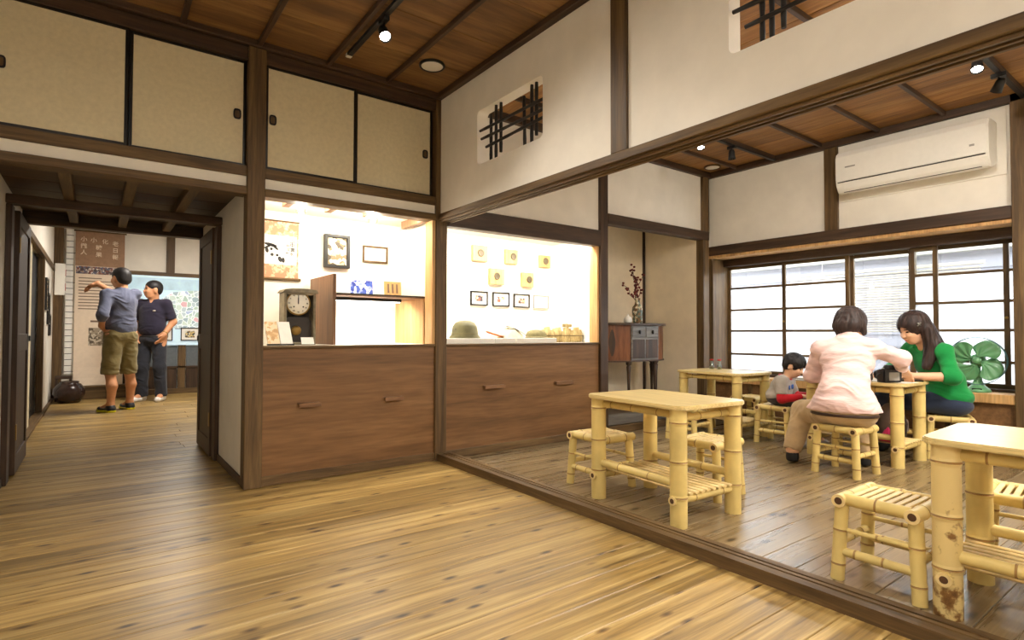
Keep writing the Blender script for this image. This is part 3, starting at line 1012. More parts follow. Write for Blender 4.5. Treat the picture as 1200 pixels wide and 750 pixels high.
for k in range(3):
    B().box(-.045 + k * .035, -.006, .03, -.03 + k * .035, -.003, .10).xform(Matrix.Rotation(-.12, 4, 'X')).obj('script_line', 'grey_ink', t)
t = thing('paper_stack', 'thin stack of cream paper on the display stand near the niche corner', 'paper', (-.10, .33, 1.193))
for k in range(3):
    B().box(-.05, -.04, k * .006, .05, .04, k * .006 + .005).obj('sheet', 'paper', t)
# clock
plain('clock_dark', S(50, 42, 36), .5)
plain('clock_case', S(128, 118, 96), .5, var=.15)
plain('dial_white', S(244, 240, 226), .5, var=.02)
t = thing('wall_clock', 'antique pendulum clock with white dial standing in the niche', 'clock', (-.928, .20, .842))
c = B().box(-.102, 0, 0, -.085, .13, .345).box(.085, 0, 0, .102, .13, .345).box(-.085, 0, 0, .085, .13, .018).box(-.085, 0, .33, .085, .13, .345).box(-.085, .11, .018, .085, .13, .33)
c.obj('case', 'clock_case', t, .003)
B().prism([(-.115, .345), (.115, .345), (.10, .365), (.05, .372), (-.05, .372), (-.10, .365)], -.012, .135, 'xz').obj('cornice', 'clock_case', t)
B().box(-.085, .10, .018, .085, .109, .33).obj('back_board', 'clock_dark', t)
B().prism([(-.085, .018), (.085, .018), (.085, .16), (.06, .185), (-.06, .185), (-.085, .16)], .045, .05, 'xz').obj('glass_door', 'clock_dark', t)
d = B().lathe([(0, 0), (.071, 0), (.071, .006), (0, .006)], 36).xform(Matrix.Translation((-.012, .012, .275)) @ Matrix.Rotation(PI / 2, 4, 'X')).obj('dial', 'dial_white', t)
B().lathe([(.071, 0), (.079, 0), (.079, .012), (.071, .012), (.071, 0)], 36).xform(Matrix.Translation((-.012, .016, .275)) @ Matrix.Rotation(PI / 2, 4, 'X')).obj('bezel', 'brass', t)
for k in range(12):
    a = PI / 2 - k * PI / 6
    text(['XII', 'I', 'II', 'III', 'IV', 'V', 'VI', 'VII', 'VIII', 'IX', 'X', 'XI'][k], .014, 'ink', (-.012 + .058 * math.cos(a), .005, .275 + .058 * math.sin(a)), t, 'numeral')
B().box(-.014, .002, .275, -.010, .005, .33).obj('minute_hand', 'ink', t)
B().box(-.015, .003, .27, -.009, .0055, .312).obj('hour_hand', 'ink', t)
for sx in (-.04, .02):
    B().lathe([(0, 0), (.005, 0), (.005, .002), (0, .002)], 10).xform(Matrix.Translation((sx, .006, .252)) @ Matrix.Rotation(PI / 2, 4, 'X')).obj('winding_hole', 'ink', t)
B().lathe([(0, 0), (.03, 0), (.033, .004), (.03, .01), (0, .012)], 24).xform(Matrix.Translation((-.016, .04, .095)) @ Matrix.Rotation(PI / 2, 4, 'X')).obj('pendulum', 'brass', t)
t = thing('open_booklet', 'open booklet with tan pictures propped in front of the clock', 'book', (-1.075, .10, .848))
rt = Matrix.Rotation(-.62, 4, 'X')
blotch('booklet_tan', S(226, 206, 172), [S(200, 160, 110), S(214, 180, 134), S(190, 150, 104)], 50, .5)
B().box(-.075, -.004, 0, -.002, .006, .175).xform(rt).obj('page', 'booklet_tan', t)
B().box(.002, -.004, 0, .075, .006, .175).xform(rt).obj('page', 'paper', t)
B().box(-.08, -.012, -.006, .08, .012, .004).obj('ledge', 'black_lacquer', t)
o = B().box(-.04, -.001, 0, .04, .001, .05).xform(Matrix.Rotation(-.5, 4, 'X')).obj('label_card', 'paper', None)
o.location = (-.90, .12, .848)
tag(o, 'blank white label card leaning in front of the pendulum clock', 'card')


def glass_lamp(x, y, z, label):
    t = thing('niche_spotlight', label, 'lamp', (x, y, z), 0, 'glass spotlights in the clock niche')
    B().lathe([(0, .05), (.018, .05), (.018, .02), (.0, .02)], 14).obj('socket', 'dull_metal', t)
    B().lathe([(.02, .03), (.034, .012), (.036, -.018), (.03, -.026), (.028, -.02), (.03, .008), (.018, .024)], 18).obj('glass_shade', 'bottle_glass', t)
    B().lathe([(0, .02), (.012, .014), (.016, 0), (.010, -.012), (0, -.016)], 14).obj('bulb', 'bulb_glow', t)


glass_lamp(-.916, .25, 1.75, 'glass niche spotlight above the hanging scroll')
glass_lamp(-.409, .25, 1.75, 'glass niche spotlight above the blue picture card')
NI = 9
for (x, y, e) in ((-.916, .25, NI * .45), (-.409, .25, NI * 1.1)):
    lamp('POINT', 'niche_lamp_light', (x, y, 1.70), e, (1, .88, .70), shadow_soft_size=.03)
t = thing('strip_lamp', 'added warm strip lamp hidden under the ceiling of the clock niche', 'lamp', (-.6, .13, 1.785))
B().box(-.5, -.01, 0, .5, .01, .014).obj('tube', 'bulb_soft', t)
lamp('AREA', 'niche_fill_light', (-.6, .14, 1.78), 7, (1, .9, .74), aim=(-.6, .42, 1.1), shape='RECTANGLE', size=1.0, size_y=.03)  # strip lamp and its light are added to brighten the clock niche
t = thing('strip_lamp', 'dark lamp bar fixed beneath the shelf of the wooden display stand', 'lamp', (-.43, .30, 1.150))
B().box(-.27, -.012, .004, .27, .012, .027).obj('housing', 'black_metal', t, .002)
B().box(-.26, -.008, .0, .26, .008, .004).obj('tube', 'bulb_soft', t)
lamp('AREA', 'shelf_light', (-.43, .30, 1.146), 7, (1, .95, .86), aim=(-.43, .42, .8), shape='RECTANGLE', size=.52, size_y=.02)
t = thing('strip_lamp', 'added warm strip lamp hidden under the ceiling of the helmet niche', 'lamp', (.87, .13, 1.785))
B().box(-.72, -.01, 0, .72, .01, .014).obj('tube', 'bulb_soft', t)
lamp('AREA', 'niche_fill_light', (.85, .14, 1.78), 26, (1, .93, .82), aim=(.87, .45, 1.1), shape='RECTANGLE', size=1.45, size_y=.03)  # strip lamp and its light are added to brighten the helmet niche

# ================================================================== NICHE OBJECTS (right)
plain('coin_metal', S(84, 74, 56), .45, metal=.2, var=.2)
for k, (x0, x1, z0, z1, dx, dz, lab) in enumerate(((.687, .848, 1.575, 1.718, .77, 1.648, 'above the first framed photo, upper row'), (1.05, 1.194, 1.576, 1.711, 1.138, 1.646, 'middle of the upper row'), (1.467, 1.598, 1.573, 1.690, 1.534, 1.634, 'upper row, nearest the alcove post'), (.873, 1.035, 1.373, 1.521, .949, 1.450, 'lower row, nearer the corner post'), (1.245, 1.389, 1.368, 1.507, 1.33, 1.440, 'lower row, nearer the alcove post'))):
    t = thing('mounted_medal', 'round metal medal on a square pale wooden block, ' + lab, 'medal', ((x0 + x1) / 2, WY, z0), 0, 'medals on the niche wall')
    w2 = (x1 - x0) / 2
    B().box(-w2, -.035, 0, w2, 0, z1 - z0).obj('block', 'light_board', t, .003)
    B().lathe([(0, 0), (.030, 0), (.034, .004), (.030, .010), (.024, .007), (0, .010)], 24).xform(Matrix.Translation((dx - (x0 + x1) / 2, -.035, dz - z0)) @ Matrix.Rotation(PI / 2, 4, 'X')).obj('medal', 'coin_metal', t)
for k, (x0, x1, z0, z1) in enumerate(((.677, .862, 1.174, 1.304), (.916, 1.108, 1.172, 1.304), (1.161, 1.35, 1.168, 1.299), (1.403, 1.588, 1.165, 1.297))):
    lab = ('black framed family photo nearest the corner post in the niche row of four', 'black framed photo second from the corner post in the niche row', 'black framed photo third from the corner post in the niche row', 'grey framed very pale photo at the alcove end of the niche row')[k]
    frame('framed_photo', lab, x0, x1, z0, z1, WY, 'black_lacquer' if k < 3 else 'grey_plastic', 'photo_warm' if k < 3 else 'photo_faint', .012 if k < 3 else .008, .02, 'row of four framed photos', .25)
t = thing('white_plinth', 'long low white plinth under the helmet', 'plinth', (.32, .06, .842))
B().box(-.215, 0, 0, .22, .36, .040).obj('slab', 'white_plastic', t, .002)
t = thing('white_plinth', 'short low white plinth under the orange leather strap', 'plinth', (.655, .06, .842))
B().box(-.105, 0, 0, .10, .36, .040).obj('slab', 'white_plastic', t, .002)
t = thing('white_plinth', 'long low white plinth under the green cap', 'plinth', (.98, .06, .842))
B().box(-.215, 0, 0, .215, .36, .040).obj('slab', 'white_plastic', t, .002)
PZ = .883
plain('olive_metal', S(112, 108, 76), .55, var=.12, scale=14)
plain('canvas_cream', S(216, 206, 180), .85, var=.06, scale=30, bumpk=.2)
plain('olive_cloth', S(128, 120, 84), .85, var=.1, scale=30, bumpk=.2)
plain('orange_leather', S(196, 92, 48), .5, var=.12)
wood('straw', S(150, 128, 82), S(186, 164, 112), S(214, 194, 140), 'z', 30, 10, .8, .05, bumpk=.6)
t = thing('steel_helmet', 'olive green steel helmet on the white plinth in the niche', 'helmet', (.36, .22, PZ))
prof = [(.0, .143), (.04, .139), (.075, .122), (.094, .092), (.10, .055), (.102, .03), (.122, .004), (.120, .0), (.098, .028), (.094, .055), (.07, .115), (.0, .136)]
B().lathe(prof, 32, (0, 0, 0), 0, True, 1.0, 1.15).obj('shell', 'olive_metal', t)
B().tube([(.103 * math.cos(a), .118 * math.sin(a), .036) for a in [k * PI / 16 for k in range(33)]], .003, 6).obj('band', 'olive_cloth', t)
for a in (0, PI):
    B().lathe([(0, .004), (.006, .003), (.008, 0)], 10).xform(Matrix.Translation((.098 * math.cos(a), -.02, .07)) @ Matrix.Rotation(PI / 2 if a == 0 else -PI / 2, 4, 'Y')).obj('rivet', 'coin_metal', t)
t = thing('leather_strap', 'coiled orange leather strap beside the helmet', 'strap', (.56, .14, PZ))
st = []
for k in range(40):
    a = k / 39 * 2.4 * PI
    st.append((-.04 + .0035 * k + .045 * math.cos(a), .03 * math.sin(a), .016 + .035 * max(0, math.sin(a * .5 + .6))))
B().tube(st, .012, 8, flat=(1, .35)).obj('strap', 'orange_leather', t)
B().box(.075, -.02, .0, .11, .02, .012).obj('buckle', 'brass', t, .003)


def cloth_heap(name, label, loc, sx, sy, h, mat, seed, n=26, cat='cloth'):
    b = B()
    vs_, fs = [], []
    for i in range(n):
        for j in range(n):
            u, v = 2 * i / (n - 1) - 1, 2 * j / (n - 1) - 1
            e = (abs(u) ** 3 + abs(v) ** 3) ** (1 / 3)
            base = max(0, 1 - e ** 2.2)
            nz = mnoise.noise(Vector((u * 2.2 + seed, v * 2.2, seed))) * .55 + mnoise.noise(Vector((u * 5 + seed, v * 5, 3))) * .2
            vs_.append((u * sx, v * sy, max(0.0, base ** .6 * h * (1 + nz * .7))))
    for i in range(n - 1):
        for j in range(n - 1):
            a = i * n + j
            fs.append((a, a + n, a + n + 1, a + 1))
    o = len(vs_)
    vs_ += [(-sx, -sy, 0), (sx, -sy, 0), (sx, sy, 0), (-sx, sy, 0)]
    fs.append((o, o + 3, o + 2, o + 1))
    b.add(vs_, fs, 0, True)
    t = thing(name, label, cat, loc)
    b.obj('fabric', mat, t)
    return t


t = cloth_heap('canvas_bag', 'cream canvas bag with a dark strap between strap and green cap', (.795, .24, PZ), .14, .12, .10, 'canvas_cream', 3.1, cat='bag')
B().tube([(-.06, -.06, .10), (.0, -.085, .085), (.07, -.11, .05), (.12, -.125, .012)], .007, 8, flat=(1, .4)).obj('strap', 'black_metal', t)
t = thing('field_cap', 'olive green soft cap lying beside the canvas bag', 'cap', (1.08, .20, PZ))
B().lathe([(.0, .072), (.04, .07), (.075, .055), (.088, .03), (.09, .0)], 24, (0, 0, 0), 0, True, 1.1, .9).obj('crown', 'olive_cloth', t)
B().lathe([(.06, .014), (.13, .006), (.132, .0), (.06, .006)], 24, (-.02, -.025, 0), 0, True, .8, .7).obj('brim', 'olive_cloth', t)
t = thing('straw_bundle', 'long bundle of beige straw matting near the alcove post', 'bundle', (1.40, .22, .842))
for k in range(14):
    x = -.21 + k * .032
    hgt = .115 + .022 * math.sin(k * 1.7)
    B().tube([(x, .0, 0), (x + .004, -.004 * (k % 3), hgt * .5), (x - .002, .004 * (k % 2), hgt)], [.030, .034, .028], 10).obj('straw_roll', 'straw', t)
B().tube([(-.235, -.036, .06), (-.1, -.04, .062), (.1, -.04, .06), (.235, -.036, .058)], .004, 6).obj('twine', 'old_wood_x', t)
t = thing('twine_coil', 'loose coil of pale twine resting on the straw bundle', 'twine', (1.46, .22, .975))
co = []
for k in range(60):
    a = k * .5
    co.append(((.05 + .004 * math.sin(k)) * math.cos(a), .03 * math.sin(a), .008 + .0004 * k))
B().tube(co, .005, 6).obj('cord', 'straw', t)

# ================================================================== CEILING FIXTURES


def track(name, p0, p1, label):
    p0, p1 = Vector(p0), Vector(p1)
    t = thing(name, label, 'track', p0)
    d = p1 - p0
    if abs(d.y) > abs(d.x):
        B().box(-.016, min(0, d.y), -.018, .016, max(0, d.y), 0).obj('rail', 'black_metal', t, .002)
        B().box(-.017, -.03, -.02, .017, .0, 0).obj('end_cap', 'white_plastic', t, .002)
    else:
        B().box(min(0, d.x), -.016, -.018, max(0, d.x), .016, 0).obj('rail', 'black_metal', t, .002)
        B().box(d.x, -.017, -.02, d.x + .03, .017, 0).obj('end_cap', 'black_metal', t, .002)


def spot(loc, aim, label, lit=True, energy=30, size=2.0, glow=True):
    """black track spotlight: adapter, yoke, canister, lens"""
    t = thing('track_spotlight', label, 'spotlight', loc, 0, 'track spotlights')
    B().box(-.016, -.04, -.045, .016, .04, -.018).obj('adapter', 'black_metal', t, .003)
    B().tube([(0, 0, -.045), (0, 0, -.085)], .006, 8).obj('yoke', 'black_metal', t)
    dr = (Vector(aim) - Vector(loc) - Vector((0, 0, -.1))).normalized()
    c0 = Vector((0, 0, -.10))
    q = dr.to_track_quat('Z', 'Y').to_matrix().to_4x4()
    mt = Matrix.Translation(c0) @ q
    B().lathe([(0, -.045), (.02, -.045), (.026, -.03), (.028, .0), (.033, .04), (.03, .04), (.024, .0), (0, -.01)], 20).xform(mt).obj('canister', 'black_metal', t)
    B().lathe([(0, .036), (.02, .034), (.029, .028), (.029, .022), (0, .02)], 18).xform(mt).obj('lens', 'bulb_glow' if glow else 'bottle_glass', t)
    if lit:
        lamp('SPOT', 'spot_light', Vector(loc) + c0 + dr * .06, energy, (1, .92, .81), aim=Vector(loc) + c0 + dr * 3, spot_size=size, spot_blend=1.0, shadow_soft_size=.03)


track('light_track', (-.79, -.26, CE - .032), (-.79, -3.6, CE - .032), 'black light track on the ceiling of the front room')
spot((-.79, -.80, CE - .032), (-.9, -2.6, 0), 'lit black spotlight hanging from the front room track', True, 55, 2.3)
spot((-.79, -2.55, CE - .032), (-1.2, -1.4, 0), 'added black fill spotlight, unseen in the middle of the front room track', True, 50, 2.3)  # added out-of-view spot, fills the front room
spot((-.79, -3.3, CE - .032), (-1.6, -3.0, 0), 'added black fill spotlight, unseen at the rear of the front room track', True, 50, 2.3)  # added out-of-view spot, fills the rear of the room
track('light_track', (1.9, -.76, CE - .034), (3.30, -.76, CE - .034), 'black light track on the window room ceiling near the alcove')
track('light_track', (.6, -2.6, CE - .034), (3.30, -2.6, CE - .034), 'black light track on the window room ceiling near the air conditioner')
spot((2.10, -.76, CE - .034), (1.6, -1.5, 0), 'lit spotlight between lintel beam and alcove in the window room', True, 60, 2.4)
spot((2.57, -.76, CE - .034), (2.8, -.7, 0), 'unlit black spotlight on the alcove track of the window room', False, glow=False)
spot((2.21, -2.6, CE - .034), (1.0, -2.9, 0), 'lit spotlight on the track near the air conditioner', True, 80, 2.4)
spot((.95, -2.6, CE - .034), (3.35, -1.3, 1.75), 'added fill spotlight at the partition end of the track in the window room', True, 70, 2.0)  # added spot that brightens the window wall
spot((2.67, -2.6, CE - .034), (3.2, -2.0, 1.6), 'unlit black spotlight on the track near the air conditioner', False, glow=False)


def speaker(x, y, label):
    t = thing('ceiling_speaker', label, 'speaker', (x, y, CE - .016), 0, 'round ceiling speakers')
    B().lathe([(.070, .016), (.083, .016), (.085, .006), (.081, 0), (.070, .002), (.070, .016)], 32).obj('rim', 'black_metal' if x < 0 else 'old_wood_x', t)
    B().lathe([(0, -.002), (.05, 0), (.072, .004), (.072, .012), (0, .012)], 32).obj('grille', 'white_plastic', t)


speaker(-.282, -.40, 'round white ceiling speaker with dark rim in the front room')
speaker(3.13, -.19, 'round white ceiling speaker in the window room near the alcove')
speaker(1.15, -.98, 'round white ceiling speaker seen through the lattice opening')
plain('fill_lantern_paper', S(250, 240, 220), .8, emit=((1, .92, .82, 1), 9.0))


def fill_lantern(x, y, label, e):  # added unseen lanterns; glowing paper and area light fill the rooms
    t = thing('fill_lantern', label, 'lamp', (x, y, CE - .2), 0, 'added unseen fill lanterns')
    B().box(-.28, -.28, .0, .28, .28, .16).obj('paper_shade', 'fill_lantern_paper', t, .01)
    f = B()
    for sx in (-.29, .27):
        f.box(sx, -.29, -.01, sx + .02, .29, .165)
    f.box(-.27, -.29, -.01, .27, -.27, .165).box(-.27, .27, -.01, .27, .29, .165)
    f.obj('frame', 'old_wood_x', t, .002)
    B().box(-.06, -.06, .16, .06, .06, .2).obj('mount', 'old_wood_x', t)
    lamp('AREA', 'lantern_fill_light', (x, y, CE - .215), e, (1, .93, .84), aim=(x, y, 0), shape='SQUARE', size=.5)


fill_lantern(-2.2, -4.1, 'added square paper fill lantern, unseen at the rear of the front room', 40)
fill_lantern(1.6, -3.9, 'added square paper fill lantern, unseen at the rear of the window room', 80)
fill_lantern(-1.0, 4.2, 'added square paper fill lantern, unseen in the back hall', 60)

# ================================================================== AIR CONDITIONER
o = B().box(XW - .012, -2.495, 2.10, XW, -1.335, 2.605).obj('backing_board', 'plaster', None, .003)
tag(o, 'white backing board on the wall behind the air conditioner', 'board')
t = thing('air_conditioner', 'white wall air conditioner with closed louvre above the window', 'air conditioner', (XW - .012, -1.92, 2.14))
pr = [(0, .05), (-.10, .005), (-.16, .0), (-.205, .06), (-.218, .12), (-.218, .30), (-.20, .345), (-.16, .36), (0, .36)]
B().prism([(a, z) for a, z in pr], -.52, .52, 'xz').obj('housing', 'white_plastic', t, .008, 2)
# prism 'xz' extrudes along y
B().prism([(-.221, .095), (-.2195, .30), (-.217, .30), (-.2185, .095)], -.50, .50, 'xz').obj('front_cover', 'white_plastic', t)
B().box(-.2205, -.50, .085, -.21, .50, .0905).obj('seam', 'black_metal', t)
B().prism([(-.19, .03), (-.213, .08), (-.209, .082), (-.186, .032)], -.46, .46, 'xz').obj('louvre', 'white_plastic', t)
B().box(-.172, -.47, .006, -.164, .47, .010).obj('outlet_slot', 'black_metal', t)
B().box(-.2225, .36, .205, -.2205, .44, .216).obj('maker_mark', 'grey_plastic', t)
B().box(-.2225, -.44, .16, -.2205, -.41, .175).obj('indicator', 'grey_plastic', t)

# ================================================================== ALCOVE: CABINET, VASE, POT
CX, CYF, CYB, CZ0 = 2.46, .14, .46, .15
t = thing('half_round_cabinet', 'antique half-round wooden cabinet on slender turned legs in the alcove', 'cabinet', (CX, .46, CZ0))


def bow(hw, dep, n=26, flat=.21):
    """half-oval outline, flat in the middle of the front; back edge at y=0"""
    pts = [(hw, 0)]
    for k in range(n + 1):
        a = PI * k / n
        x = hw * math.cos(a)
        y = -dep * min(1, max(0.0, math.sin(a) * 1.12) ** .75)
        pts.append((x, y))
    pts.append((-hw, 0))
    return pts[1:-1]


B().prism(bow(.49, .30), .50, .855).obj('body', 'cabinet_wood', t)
B().prism(bow(.515, .335), .855, .878).obj('top', 'dark_wood_x', t, .003)
B().prism(bow(.50, .312), .49, .505).obj('base_moulding', 'dark_wood_x', t)
fy = -.303
B().box(-.205, fy - .010, .505, .205, fy + .01, .852).obj('front_frame', 'cabinet_grey', t, .002)  # grey colour stands in for the window reflected on the front
for s_ in (-1, 1):
    d = B().box(s_ * .1 - .094, fy - .018, .735, s_ * .1 + .094, fy - .008, .842).obj('drawer', 'cabinet_grey', t, .003)
    B().lathe([(0, 0), (.014, .002), (.018, .010), (.012, .018), (0, .02)], 14, sx=.8, sy=1.2).xform(Matrix.Translation((s_ * .1, fy - .018, .788)) @ Matrix.Rotation(PI / 2, 4, 'X')).obj('knob', 'black_metal', d)
    B().box(s_ * .1 - .09, fy - .014, .525, s_ * .1 + .09, fy - .008, .715).obj('door', 'dark_wood_z', t, .002)
    # dark inlay on the curved sides
    def surf(x):
        a = math.acos(max(-1, min(1, x / .49)))
        return -.30 * min(1, max(0.0, math.sin(a) * 1.12) ** .75) - .002
    q = [(s_ * .39, .68)] + [(s_ * .39 + .028 * math.cos(a), .68 + .10 * math.sin(a) * (1 - .35 * math.cos(2 * a))) for a in [2 * PI * k / 18 for k in range(18)]]
    B().add([(x, surf(x), z) for x, z in q], [(0, 1 + k, 1 + (k + 1) % 18) for k in range(18)]).obj('inlay', 'dark_wood_z', t)
for (x, y) in ((-.40, -.12), (-.20, -.27), (.20, -.27), (.40, -.12), (-.44, -.03), (.44, -.03)):
    B().lathe([(0, .0), (.010, .0), (.014, .02), (.010, .06), (.018, .38), (.024, .44), (.016, .452), (.028, .465), (.03, .49), (0, .49)], 14, (x, y, 0)).obj('leg', 'dark_wood_z', t)
t = thing('vase', 'cream patterned vase holding dried reddish branches on the cabinet', 'vase', (2.52, .30, 1.029))
blotch('vase_glaze', S(196, 184, 150), [S(70, 76, 60), S(120, 90, 60), S(226, 216, 190), S(96, 106, 90)], 42, .42, .25)
B().lathe([(0, 0), (.045, 0), (.05, .01), (.052, .08), (.056, .13), (.05, .17), (.03, .195), (.024, .23), (.034, .262), (.03, .262), (.02, .23), (.024, .20), (0, .19)], 24).obj('body', 'vase_glaze', t)
plain('dried_flower', S(104, 40, 34), .7, var=.2)
plain('twig', S(70, 44, 32), .8)
rng = random.Random(11)
for k in range(5):
    a = -.9 + k * .45
    tip = Vector((.10 * math.sin(a) - .05, .06 * math.cos(k * 2.1), .40 + .20 * ((k * 3) % 5) / 4))
    pts = [Vector((0, 0, .2)).lerp(tip, i / 6) + Vector((.014 * math.sin(i * 1.7 + k), .010 * math.cos(i * 2.1 + k), 0)) * (i > 0) for i in range(7)]
    br = B().tube(pts, [.0045 - .0004 * i for i in range(7)], 6).obj('branch', 'twig', t)
    for i in range(2, 7):
        for s_ in range(2):
            c = pts[i] + Vector((rng.uniform(-.025, .025), rng.uniform(-.02, .02), rng.uniform(-.01, .02)))
            B().lathe([(0, -.010), (.010, -.005), (.014, .004), (.007, .013), (0, .011)], 8, c, sx=1.1, sy=.9).obj('flower', 'dried_flower', br)
t = thing('lidded_pot', 'small white lidded pot on the cabinet beside the vase', 'pot', (2.34, .27, 1.029))
B().lathe([(0, 0), (.03, 0), (.042, .02), (.04, .045), (.03, .055), (0, .055)], 20).obj('body', 'white_plastic', t)
B().lathe([(.034, .055), (.03, .064), (.012, .072), (.006, .078), (.010, .086), (0, .09)], 20).obj('lid', 'white_plastic', t)

# ================================================================== FAN
plain('fan_green', S(96, 148, 104), .3, var=.08, scale=12, spec=.5)
plain('fan_wire', S(90, 120, 122), .4, metal=.4)
FX, FY, FZ = 3.45, -2.276, .48
t = thing('desk_fan', 'vintage green metal desk fan standing on the window sill', 'fan', (FX, FY, FZ), R(8))
# local: fan axis along -x
B().lathe([(0, 0), (.085, 0), (.085, .012), (.075, .022), (.045, .05), (.03, .085), (.026, .12), (0, .12)], 24, sx=1.1, sy=.95).obj('base', 'fan_green', t)
B().box(-.078, -.03, .014, -.066, .03, .03).obj('name_plate', 'black_metal', t, .002)
B().tube([(0, 0, .11), (.01, 0, .19)], [.020, .018], 14).obj('neck', 'fan_green', t)
ry = Matrix.Rotation(-PI / 2, 4, 'Y')
B().lathe([(0, -.09), (.03, -.085), (.05, -.05), (.052, .0), (.04, .03), (0, .03)], 22).xform(Matrix.Translation((0, 0, .24)) @ ry).obj('motor', 'fan_green', t)
B().lathe([(0, .03), (.028, .03), (.030, .06), (.018, .075), (0, .078)], 18).xform(Matrix.Translation((0, 0, .24)) @ ry).obj('hub', 'fan_green', t)
for k in range(4):
    a0 = R(20 + 90 * k)
    vv, ff = [], []
    NR, NT = 9, 25
    for i in range(NR):
        rr_ = .03 + (.174 - .03) * i / (NR - 1)
        for j in range(NT):
            u = j / (NT - 1) - .5
            wid = (.60 + 1.15 * math.sin(min(1, i / (NR - 1) * 1.15) * PI * .62)) * (1 - .30 * (i / (NR - 1)) ** 4)
            a = a0 + u * wid + .35 * i / (NR - 1)
            r2_ = rr_ * (1 - .20 * abs(2 * u) ** 3 * (i / (NR - 1)))
            vv.append((-.055 - u * .05 * (.5 + i / NR) + .0035 * math.cos(u * 26), r2_ * math.cos(a), .24 + r2_ * math.sin(a)))
    for i in range(NR - 1):
        for j in range(NT - 1):
            q = i * NT + j
            ff.append((q, q + 1, q + NT + 1, q + NT))
    bl = B().add(vv, ff, 0, True).obj('blade', 'fan_green', t)
    md = bl.modifiers.new('thick', 'SOLIDIFY')
    md.thickness = .002
ring = lambda x, r_: [(x, r_ * math.cos(2 * PI * k / 48), .24 + r_ * math.sin(2 * PI * k / 48)) for k in range(49)]
B().tube(ring(-.10, .178), .003, 6).obj('guard_ring', 'fan_wire', t)
B().tube(ring(-.02, .178), .003, 6).obj('guard_ring', 'fan_wire', t)
for k in range(12):
    a = 2 * PI * k / 12
    B().tube([(-.10, .178 * math.cos(a), .24 + .178 * math.sin(a)), (-.02, .178 * math.cos(a), .24 + .178 * math.sin(a)), (.0, .05 * math.cos(a), .24 + .05 * math.sin(a))], .0014, 5).obj('guard_wire', 'fan_wire', t)

# ================================================================== BAMBOO FURNITURE


def pole(b, p0, p1, r_, nodes=(), hollow=(False, False), n=16):
    """bamboo culm with swollen node rings (mat 1), open ends (mat 2 wall, mat 3 hollow)"""
    p0, p1 = Vector(p0), Vector(p1)
    L_ = (p1 - p0).length
    ts = [(0, 1.0, 0)]
    for u in sorted(nodes):
        h = .006 / L_
        ts += [(u - 2.2 * h, 1.0, 0), (u - .5 * h, 1.07, 1), (u + .25 * h, .985, 1), (u + .7 * h, 1.05, 0), (u + 2.2 * h, 1.0, 0)]
    ts.append((1, 1.0, 0))
    for i in range(len(ts) - 1):
        a, c = ts[i], ts[i + 1]
        b.tube([p0.lerp(p1, a[0]), p0.lerp(p1, c[0])], [r_ * a[1], r_ * c[1]], n, False, a[2])
    d = (p1 - p0).normalized()
    for e, (P_, s_) in enumerate(((p0, 1), (p1, -1))):
        if hollow[e]:
            q = P_ + d * (s_ * .02)
            b.tube([P_, P_ + d * (s_ * 1e-4)], [r_, r_ * .56], n, False, 2)
            b.tube([P_, q], [r_ * .56, r_ * .54], n, True, 3)
        else:
            b.tube([P_, P_ + d * (s_ * 1e-4)], [r_, r_ * .01], n, False, 2, False)
    return b


BM = ['bamboo', 'bamboo_ring', 'bamboo_end', 'hollow']


def make_table(label, grp):
    t = thing('bamboo_table', label, 'table', group=grp)
    W2, L2, H_ = .262, .35, .58          # half width (x), half length (y)
    poly = []
    rad = .07
    for sx, sy, a0 in ((1, 1, 0), (-1, 1, 90), (-1, -1, 180), (1, -1, 270)):
        for k in range(7):
            a = R(a0 + 15 * k)
            poly.append((sx * (W2 - rad) + rad * math.cos(a), sy * (L2 - rad) + rad * math.sin(a)))
    B().prism(poly, H_ - .022, H_).obj('top', 'bamboo_top', t, .004, 2)
    lx, ly = .205, .285
    rng = random.Random(3)
    for sx in (-1, 1):
        for sy in (-1, 1):
            o = rng.uniform(-.05, .05)
            pole(B(), (0, 0, 0), (0, 0, H_ - .022), .041, (.28 + o, .58 + o, .90 + o * .5)).obj('leg', BM, t, origin=None).location = (sx * lx, sy * ly, 0)
    for sx in (-1, 1):
        pole(B(), (sx * (lx - .01), -ly + .03, .528), (sx * (lx - .01), ly - .03, .528), .019, (.2, .55, .85)).obj('apron', BM, t)
        pole(B(), (sx * lx, -ly + .03, .20), (sx * lx, ly - .03, .20), .021, (.3, .72)).obj('stretcher', BM, t)
    for sy in (-1, 1):
        pole(B(), (-lx + .03, sy * (ly - .01), .515), (lx - .03, sy * (ly - .01), .515), .019, (.35, .8)).obj('apron', BM, t)
        pole(B(), (-lx - .048, sy * ly, .128), (lx + .048, sy * ly, .128), .022, (.3, .7), (True, True)).obj('shelf_rail', BM, t)
    for k in range(8):
        x = -lx + .058 + k * (2 * lx - .116) / 7
        B().tube([(x, -ly - .03, .155), (x, -.1, .154), (x, .1, .156), (x, ly + .03, .155)], .014, 8, flat=(1, .45)).obj('shelf_slat', 'bamboo_slat', t)
    return t


